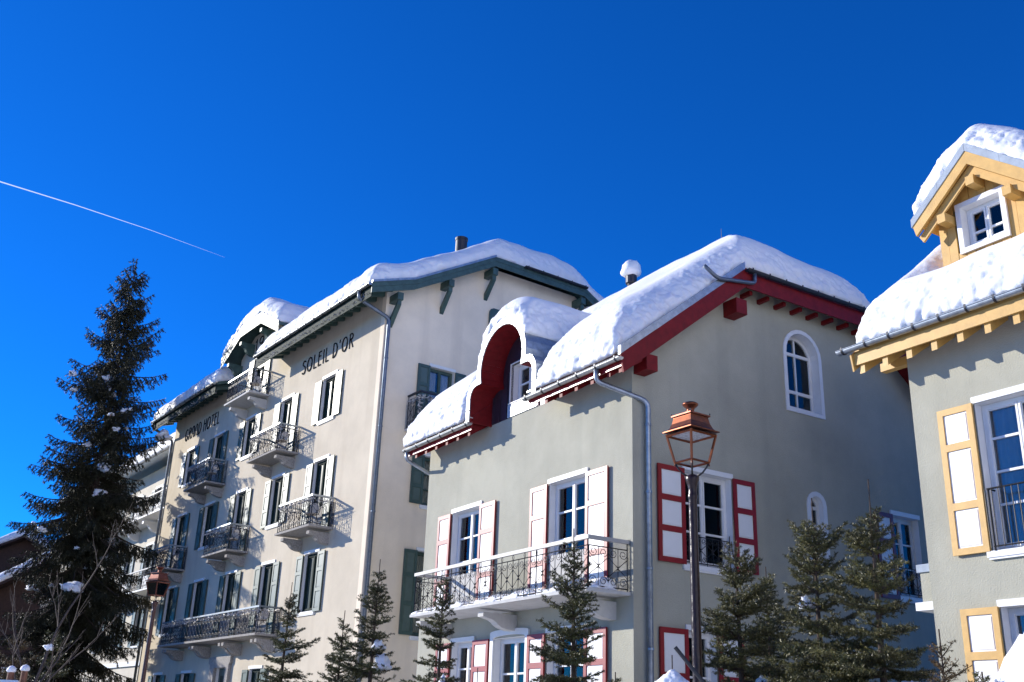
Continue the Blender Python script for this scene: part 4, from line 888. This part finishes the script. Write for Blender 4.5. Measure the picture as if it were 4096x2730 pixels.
# ================================================================== wooden chalets far left
def chalet(name, x, y, rz, hwid, ridge, slope, dep, label, slabel, seed):
    t = empty(name, (x, y, 0), rz, label, 'chalet'); ze = ridge-slope*hwid
    Q = lambda a, b, z: (a, -b, z)
    wl = hwid-.9
    MB().prism(Q, [(-wl, -.3), (wl, -.3), (wl, ze+.9*slope-.25), (0, ridge-.25), (-wl, ze+.9*slope-.25)], -.3, 0, [rect(-2.6, -1.6, 3.2, 4.6), rect(1.6, 2.6, 3.2, 4.6)]).build('front_wall', 'old_wood', t)
    z = .2
    while z < ze+.3: MB().box(Q, -wl, wl, .002, .05, z, z+.24).build('plank', 'old_wood', t) if not (2.9 < z < 4.7) else (MB().box(Q, -wl, -2.75, .002, .05, z, z+.24).build('plank', 'old_wood', t), MB().box(Q, 2.75, wl, .002, .05, z, z+.24).build('plank', 'old_wood', t)); z += .27
    for s in (-1, 1): MB().box(Q, s*wl-(.3 if s > 0 else 0), s*wl+(0 if s > 0 else .3), -dep, -.3, -.3, ze+.4).build('side_wall', 'old_wood', t)
    for a in (-2.6, 1.6): window(t, Q, a, a+1.0, 3.2, 4.6, bars=(.5,), curtain=False, key='ch')
    mm = MB()
    for s in (-1, 1): mm.hexa([(0, -1.2, ridge-.2), (s*hwid, -1.2, ze-.2), (s*hwid, dep, ze-.2), (0, dep, ridge-.2), (0, -1.2, ridge), (s*hwid, -1.2, ze), (s*hwid, dep, ze), (0, dep, ridge)])
    mm.build('roof', 'old_wood', t)
    sn = snow_mesh([(-hwid-.2, hwid+.2, -1.4, dep+.2, lambda U, V: ridge-slope*np.abs(U)+0*V, lambda U, V: (np.abs(U) < hwid+.1) & (V > -1.3) & (V < dep+.1), .85, .7)], .17, .14, 3, .10, .05, seed)
    o = link('roof_snow', sn, None, t.location); o.rotation_euler = t.rotation_euler; tag(o, slabel, 'snow', 'snow on the roofs')
    return t
chalet('wooden_chalet', -31.5, 75, rad(14), 7.0, 12.4, .62, 12, 'dark brown timber chalet at the far left behind the bare tree', 'snow slope on the lower brown chalet roof at the left edge', 41.0)
chalet('wooden_chalet', -44.5, 97, rad(14), 8.0, 17.2, .50, 12, 'second timber chalet higher up behind the first, left edge', 'snow on the upper chalet roof at the left edge', 47.0)

# ================================================================== street lamps
LPx, LPy = 2.165, 11.80
def lamp_mesh_parts(t, post_mat, cop, glass):
    R4 = math.atan2(-LPy, -LPx)
    pr = [(.105, 0), (.105, .12), (.085, .16), (.08, .5), (.062, .58), (.056, .62), (.055, 2.6), (.050, 4.22), (.056, 4.24), (.058, 4.27), (.050, 4.29), (.049, 4.34), (.062, 4.40), (.078, 4.45), (.082, 4.49), (.070, 4.50), (.03, 4.52)]
    p2 = []
    for (r0, z0), (r1, z1) in zip(pr[:-1], pr[1:]):
        n = max(1, int((z1-z0)/.12)); p2 += [(r0+(r1-r0)*i/n, z0+(z1-z0)*i/n) for i in range(n)]
    p2.append(pr[-1])
    m_ = MB().lathe(p2, 14); m_.v = [(x*(1+.05*noise.noise(Vector((x*30, y*30, z*6)))), y*(1+.05*noise.noise(Vector((x*30+5, y*30, z*6)))), z) for x, y, z in m_.v]
    m_.build('post', post_mat, t, smooth=True)
    def C4(hd, z, k): return Vector((hd*math.cos(R4+k*math.pi/2), hd*math.sin(R4+k*math.pi/2), z))
    for k in range(4):
        MB().tube([C4(.19, 4.645, k), C4(.165, 4.60, k), C4(.12, 4.54, k), C4(.06, 4.50, k)], [.013, .011, .011, .014], 6).build('arm', 'black_paint', t, smooth=True)
    lan = MB()
    for k in range(4):
        lan.tube([C4(.290, 5.00, k), C4(.197, 4.66, k)], .0155, 4); lan.tube([C4(.197, 4.66, k), C4(.197, 4.66, k+1)], .015, 4); lan.tube([C4(.285, 4.985, k), C4(.285, 4.985, k+1)], .017, 4)
        lan.tube([C4(.197, 4.66, k), C4(.199, 4.615, k)], .008, 5)
    L0 = lan.build('lantern', cop, t, fix=False)
    MB().lathe([(.05, 5.0), (.27, 4.992), (.27, 5.006), (.05, 5.012)], 4, rot=R4).build('reflector', 'lamp_glass', L0)
    MB().lathe([(.29, 5.02), (.335, 5.022), (.335, 5.034), (.285, 5.048), (.255, 5.075), (.225, 5.13), (.205, 5.20), (.205, 5.21)], 4, rot=R4).build('roof', cop, L0)
    MB().lathe([(.205, 5.211), (.232, 5.215), (.232, 5.232), (.15, 5.245), (.09, 5.258), (.05, 5.262)], 4, rot=R4).build('top_plate', 'copper_dark', L0)
    MB().lathe([(.06, 5.262), (.05, 5.28), (.046, 5.30), (.052, 5.325), (.085, 5.355), (.098, 5.368), (.096, 5.382), (.06, 5.40), (.02, 5.412), (.005, 5.414)], 14).build('finial', cop, L0, smooth=True)
    for k in range(4):
        q = C4(.225, 5.236, k); MB().lathe([(.006, 0), (.009, .012), (.006, .022)], 6).build('rivet', 'dark_metal', L0, q)
    if glass:
        for k in range(4):
            a, b, c, d = C4(.280, 4.975, k), C4(.280, 4.975, k+1), C4(.195, 4.68, k+1), C4(.195, 4.68, k)
            n = (b-a).cross(d-a).normalized()*.002
            MB().hexa([a-n, b-n, c-n, d-n, a+n, b+n, c+n, d+n]).build('pane', 'glass', L0)
t = empty('street_lamp', (LPx, LPy, 0), 0, 'near copper lantern on a wrinkled dark post in front of the middle house', 'street lamp', 'copper street lamps'); lamp_mesh_parts(t, 'lamp_post', 'copper', False)
t = empty('street_lamp', (-9.0, 27.57, 0), rad(24), 'far brown copper lantern beside the tall spruce in front of the hotel', 'street lamp', 'copper street lamps'); lamp_mesh_parts(t, 'lamp_post_brown', 'copper_dark', True)

# ================================================================== conifers
def needle_cloud(segs, dens, nl, nw, rg, spread=0.9, drop=0.0):
    S = np.asarray(segs, np.float64).reshape(-1, 2, 3); d = S[:, 1]-S[:, 0]; L = np.linalg.norm(d, axis=1); k = L > 1e-6; S, d, L = S[k], d[k], L[k]
    cnt = np.maximum(1, rg.poisson(L*dens)); i = np.repeat(np.arange(len(L)), cnt); t = rg.random(len(i))
    P = S[i, 0]+d[i]*t[:, None]; D = d[i]/L[i][:, None]
    e = rg.normal(size=(len(i), 3)); e -= D*np.sum(e*D, 1)[:, None]; e /= np.linalg.norm(e, axis=1)[:, None]+1e-9
    n = D*(.35+.5*rg.random(len(i)))[:, None]+e*spread; n[:, 2] -= drop; n /= np.linalg.norm(n, axis=1)[:, None]
    s = np.cross(n, e+.3*rg.normal(size=e.shape)); s /= np.linalg.norm(s, axis=1)[:, None]+1e-9
    ln = (nl*(.65+.6*rg.random(len(i))))[:, None]
    V = np.stack([P-s*nw/2, P+s*nw/2, P+n*ln], 1).reshape(-1, 3)
    return V, np.arange(len(V)).reshape(-1, 3)
def spruce(name, label, x, y, Ht, Rb, seed, nmat='needles', whorl=.19, nbr=6, zb=.25, power=.85, dens=125, nl=.030, nw=.0075, twig_step=.075, big=False, group=None, lean=(0, 0), leader=.45, twl=.42):
    rg = np.random.default_rng(seed); t = empty(name, (x, y, -.15), 0, label, 'tree', group)
    segs = []; wood = MB()
    def ax(z): return np.array([lean[0]*(z/Ht)**2, lean[1]*(z/Ht)**2, z])
    tr = MB(); zz = np.linspace(0, Ht, 14); r0 = .016*Ht if not big else .24
    tr.tube([tuple(ax(z)) for z in zz], [max(.0065 if not big else .02, r0*(1-z/Ht)**.9) for z in zz], 8)
    z = zb
    if leader and big: segs.append((ax(Ht-leader), ax(Ht)))
    elif leader: segs.append((ax(Ht-leader), ax(Ht-leader*.72)))
    up_ = np.array([0, 0, 1.0])
    while z < Ht-leader*.75:
        f = 1-z/Ht; n = nbr if f > .12 else max(3, nbr-2); a0 = rg.random()*6.28
        for k in range(n):
            an = a0+6.283*k/n+rg.normal()*.25; Lb = Rb*f**power*((.62+.55*rg.random()) if not big else (.45+.70*rg.random()))+.04*(1 if not big else 4)
            if big and f > .55: Lb *= 1-.95*(f-.55)
            if rg.random() < .10: Lb *= .5
            if not big and rg.random() < .08: Lb *= 1.3
            if not big: Lb *= 1+.22*math.cos(an-seed)+.12*math.sin(z*5+seed)
            h = np.array([math.cos(an), math.sin(an), 0]); sd = np.array([-math.sin(an), math.cos(an), 0])
            el = (.95-.95*min(1, f*2.2)) if not big else (.55-1.0*min(1, f*1.6))
            el += rg.normal()*.10; npt = 6 if not big else 8; base = ax(z+rg.normal()*whorl*.2); pts = []
            for j in range(npt):
                q = j/(npt-1); sag = (-.16*q+.20*q*q) if not big else (-.30*q+.32*q**2.2)
                pts.append(base+h*Lb*q*math.cos(el)+up_*(Lb*(math.sin(el)*q+sag))+sd*Lb*.05*math.sin(q*3+an))
            wood.tube([tuple(p) for p in pts], [max(.0025 if not big else .006, (.006+.010*Lb if not big else .012+.012*Lb)*(1-.9*j/(npt-1))) for j in range(npt)], 4, cap=False)
            for j in range(npt-1):
                if j > 0 or not big: segs.append((pts[j], pts[j+1]))
            m = max(2, int(Lb/twig_step))
            for s_ in range(m):
                q = .12+.88*(s_+rg.random()*.6)/m
                jj = min(npt-2, int(q*(npt-1))); fr = q*(npt-1)-jj; p = pts[jj]+(pts[jj+1]-pts[jj])*fr; bd = pts[jj+1]-pts[jj]; bd /= np.linalg.norm(bd)+1e-9
                for side in (-1, 1):
                    if rg.random() < .12: continue
                    tl = min(Lb*twl*(1.08-q)*(.6+.7*rg.random())+(.045 if not big else .16), .5 if not big else .85)
                    if not big:
                        dv = bd*.72+sd*side*(.75+.3*rg.random())+up_*(rg.normal()*.22+.02)
                    else:
                        dv = bd*.55+sd*side*(.55+.3*rg.random())-up_*(.45+.75*rg.random())
                    dv /= np.linalg.norm(dv); e = p+dv*tl
                    if big:
                        mid = p+dv*tl*.5+up_*tl*.06; e = e-up_*tl*.12; segs.append((p, mid)); segs.append((mid, e))
                    else: segs.append((p, e))
                    # second-order shoots
                    ns = int(tl/(.055 if not big else .15))
                    for g_ in range(ns):
                        qq = (g_+.6)/(ns+.3); c = p+(e-p)*qq; sv = np.cross(dv, up_); sv /= np.linalg.norm(sv)+1e-9
                        w_ = dv*.7+sv*(1 if g_ % 2 else -1)*.8+up_*rg.normal()*.25-(up_*.5 if big else 0); w_ /= np.linalg.norm(w_); l2 = tl*.42*(1.1-qq)+(.02 if not big else .07)
                        segs.append((c, c+w_*l2))
        z += whorl*(.75+.5*rg.random())*(1 if f > .2 else .75)
    trunk = tr.build('trunk', 'bark', t, smooth=True)
    wood.build('branches', 'bark', t, fix=False)
    V, T = needle_cloud(segs, dens, nl, nw, rg, drop=.12 if not big else .35)
    link('crown', npmesh('crown', V, T, nmat), t)
    return t, segs
YG = 'young spruces along the street'
SP = [('slim young spruce leftmost in the row, against the hotel wall', -3.74, 18.63, 4.14, 1.15, 101, 'needles'),
      ('shortest young spruce of the pair at the hotel corner downpipe', -2.58, 17.31, 3.55, 1.15, 102, 'needles'),
      ('taller young spruce of the pair at the hotel corner downpipe', -1.95, 16.38, 4.25, 1.30, 103, 'needles'),
      ('young spruce before the left end of the red house balcony', -.86, 15.48, 3.96, 1.05, 104, 'needles'),
      ('young spruce before the right end of the red house balcony', .93, 13.47, 4.30, 1.25, 105, 'needles'),
      ('young spruce just right of the near street lamp', 2.85, 12.68, 4.31, 1.35, 106, 'needles_blue'),
      ('small dark spruce tip between two larger spruces right of the lamp', 3.54, 14.06, 4.00, 1.1, 107, 'needles'),
      ('young blue-green spruce in front of the small arched window', 3.43, 11.50, 4.38, 1.40, 108, 'needles_blue'),
      ('tallest young spruce next to the ochre-trimmed house corner', 3.85, 10.84, 4.45, 1.30, 109, 'needles_blue')]
for lab, x, y, h, rb, sd, nm in SP:
    spruce('young_spruce', lab, x, y, h, rb, sd, nm, group=YG, leader=.50 if sd in (106, 108, 109) else .30, lean=(.03*math.sin(sd), .03*math.cos(sd)), power=.90 if sd > 105 else 1.0, nbr=8 if sd > 105 else 7, dens=275, nw=.0088, nl=.031, twig_step=.066, whorl=.195, twl=.46)
spruce('brown_conifer', 'thin russet conifer with upswept twigs at the ochre house corner', 4.02, 9.75, 2.80, .95, 120, 'needles_brown', whorl=.15, nbr=6, dens=190, nl=.024, twl=.42, leader=.22, power=.9)
spruce('spruce_sapling', 'small green conifer tip left of the near street lamp post', 1.28, 11.93, 2.44, .38, 121, 'needles', whorl=.10, nbr=6, leader=.12)
spruce('spruce_sapling', 'little conifer right beside the near lamp post, under snow', 1.86, 11.62, 2.62, .55, 122, 'needles', whorl=.15, nbr=5, leader=.25)
spruce('spruce_sapling', 'small conifer tip below the lower ochre shutter', 3.68, 8.21, 2.33, .30, 123, 'needles', whorl=.10, nbr=6, leader=.1)
spruce('roadside_spruce', 'spruce whose branch tips enter from the right edge', 4.22, 6.70, 3.30, 1.15, 124, 'needles', leader=.3)
spruce('brown_conifer', 'low russet conifer at the foot of the hotel-side snow mounds', -.30, 14.9, 2.6, .7, 125, 'needles_brown', whorl=.2, nbr=4, dens=70, leader=.3)
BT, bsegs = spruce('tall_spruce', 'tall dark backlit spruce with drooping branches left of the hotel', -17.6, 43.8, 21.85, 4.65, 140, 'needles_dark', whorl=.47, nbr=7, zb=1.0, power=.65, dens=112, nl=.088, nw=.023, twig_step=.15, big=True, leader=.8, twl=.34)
spruce('hedge_conifer', 'low bushy conifer at the foot of the tall spruce', -12.6, 30.5, 4.3, 1.9, 141, 'needles', whorl=.35, nbr=7, dens=70, nl=.06, nw=.016, twig_step=.15)
spruce('hedge_conifer', 'yellowish bushy conifer in the bottom left corner', -10.9, 24.5, 3.6, 1.5, 142, 'needles_brown', whorl=.30, nbr=7, dens=70, nl=.05, nw=.014, twig_step=.13)
# snow lodged on the tall spruce
rg = np.random.default_rng(5); cand = [s for s in bsegs if 4 < s[0][2] < 18]
cand = [s for s in cand if s[0][1] < .4]
for k in range(36):
    s = cand[int(rg.integers(len(cand)))]; p = s[0]; q = .09+.24*rg.random()**2
    snow_lump('snow_clump', (BT.location.x+p[0], BT.location.y+p[1], BT.location.z+p[2]+.02), (q*1.1, q*.8, q*.9), None, k, 'white clump of snow lodged on a branch of the tall dark spruce', 'snow clumps on the tall spruce', sub=3, amp=.95, freq=1.3)
for k, (x, y, z, q) in enumerate(((-1.86, 16.3, 2.78, .10), (-1.78, 16.3, 2.50, .13), (3.36, 11.62, 3.05, .09), (3.05, 12.5, 2.2, .12), (4.05, 10.6, 2.1, .13), (-.8, 15.3, 2.2, .10))):
    snow_lump('snow_clump', (x, y, z), (q*.9, q*.7, q), None, 200+k, 'small clump of snow caught in a young spruce along the street', 'snow clumps in the young spruces', sub=3, amp=.9, freq=1.3)
# ================================================================== bare tree, stakes, stake sign
def bare_tree(name, x, y, Ht, seed, label):
    rg = random.Random(seed); t = empty(name, (x, y, -.1), 0, label, 'tree'); m_ = MB(); tips = []
    def grow(p, d, L, r, lv):
        pts = [p]; q = p
        for i in range(4):
            d = (d+Vector((rg.gauss(0, .10), rg.gauss(0, .10), .05))).normalized(); q = q+d*L/4; pts.append(q)
        m_.tube(pts, [r*(1-.12*i) for i in range(5)], 5 if lv < 2 else 4, cap=False)
        tips.append((pts[1], lv, d))
        if lv >= 4 or L < .14: return
        nb = 2 if lv else 5
        for k in range(nb):
            s = pts[rg.choice((2, 3, 4)) if lv else rg.choice((1, 2, 3, 4))]; a = rg.random()*6.28; o_ = Vector((math.cos(a), math.sin(a), 0)); nd = (d*.9+o_*(.5 if lv else .6)+Vector((0, 0, .15))).normalized()
            grow(s, nd, L*rg.uniform(.30, .50), r*.5, lv+1)
        grow(pts[-1], d, L*.60, r*.58, lv+1)
    grow(Vector((0, 0, 0)), Vector((.12, 0, 1)), Ht*.58, .048, 0)
    m_.build('branches', 'bark_grey', t, fix=False); return t, tips
bt, tips = bare_tree('bare_tree', -8.10, 18.3, 4.3, 3, 'leafless slender tree at the left, snow caught in its forks')
k = 0
for p, lv, d in tips:
    if lv == 1 and k < 7 and p.z > 1.8:
        k += 1; snow_lump('fork_snow', (bt.location.x+p.x, bt.location.y+p.y, bt.location.z+p.z+.02), (.07, .06, .06), None, k+70, 'small lump of snow caught in the bare tree', 'snow lumps in the bare tree', sub=3, amp=.9, freq=1.3)
for k, (x, y, z) in enumerate(((-7.77, 17.34, 2.27), (-7.60, 17.44, 2.30))):
    st = empty('tree_stake', (x, y, 0), 0, ('left' if k == 0 else 'right')+' brown wooden stake with a snow cap by the bare tree', 'stake', 'stakes at the bare tree')
    MB().lathe([(.055, -.2), (.052, z-.02), (.045, z)], 10).build('pole', 'post_wood', st)
    snow_lump('stake_snow', (x, y, z+.005), (.075, .075, .075), None, k+90, 'small snow cap on the '+('left' if k == 0 else 'right')+' stake by the bare tree', None, sub=2, amp=.1)
bx_ = MB().box(UVZ, .0, .32, 0, .05, 0, .2).build('stake_plate', 'zinc_bright', None, (-7.58, 17.22, 1.93)); tag(bx_, 'small pale plate fixed across the stakes by the bare tree', 'plate')

# ================================================================== snow mounds, slanting bar, contrail
def mound(loc, s, seed, label):
    snow_lump('snow_mound', loc, s, None, seed, label, 'snow mounds along the street', sub=5, amp=.13, freq=2.2)
mound((4.28, 7.95, .95), (.72, .8, 1.80), 61, 'big lumpy snow mound at the bottom right corner')
mound((-2.48, 13.77, .6), (.42, .5, 1.50), 62, 'rounded snow top at the bottom edge, left of the pair')
mound((-1.92, 13.36, .6), (.42, .5, 1.48), 63, 'rounded snow top at the bottom edge, right of the pair')
mound((1.80, 11.25, 2.00), (.22, .22, .27), 64, 'snow heap on the sapling left of the near lamp post')
sb = MB().tube([(1.61, 9.87, 2.41), (3.55, 9.52, .0)], .019, 8).build('slanting_bar', 'black_paint'); tag(sb, 'black slanting bar crossing the foot of the near lamp post', 'bar')
cm = MATS['contrail_white']; ct = cm.node_tree; ct.nodes.clear()
co_ = ct.nodes.new('ShaderNodeOutputMaterial'); c1 = ct.nodes.new('ShaderNodeBsdfTranslucent'); c2 = ct.nodes.new('ShaderNodeBsdfTransparent'); c3 = ct.nodes.new('ShaderNodeMixShader'); c3.inputs[0].default_value = .30; c1.inputs[0].default_value = (.95, .95, .95, 1)
ct.links.new(c2.outputs[0], c3.inputs[1]); ct.links.new(c1.outputs[0], c3.inputs[2]); ct.links.new(c3.outputs[0], co_.inputs[0])
D_ = 14000; dirs_ = [(-.4600, .7760, .4300), (-.4451619, .78614731, .42872286), (-.3914183, .81629664, .42479585), (-.33293723, .8455054, .41746068), (-.26990831, .87323976, .40571152)]
tag(MB().tube([tuple(D_*c for c in d) for d in dirs_], [8.5, 8, 6, 3.5, .5], 8).build('contrail', 'contrail_white', fix=False), 'thin white aircraft trail in the blue sky at the left', 'contrail')
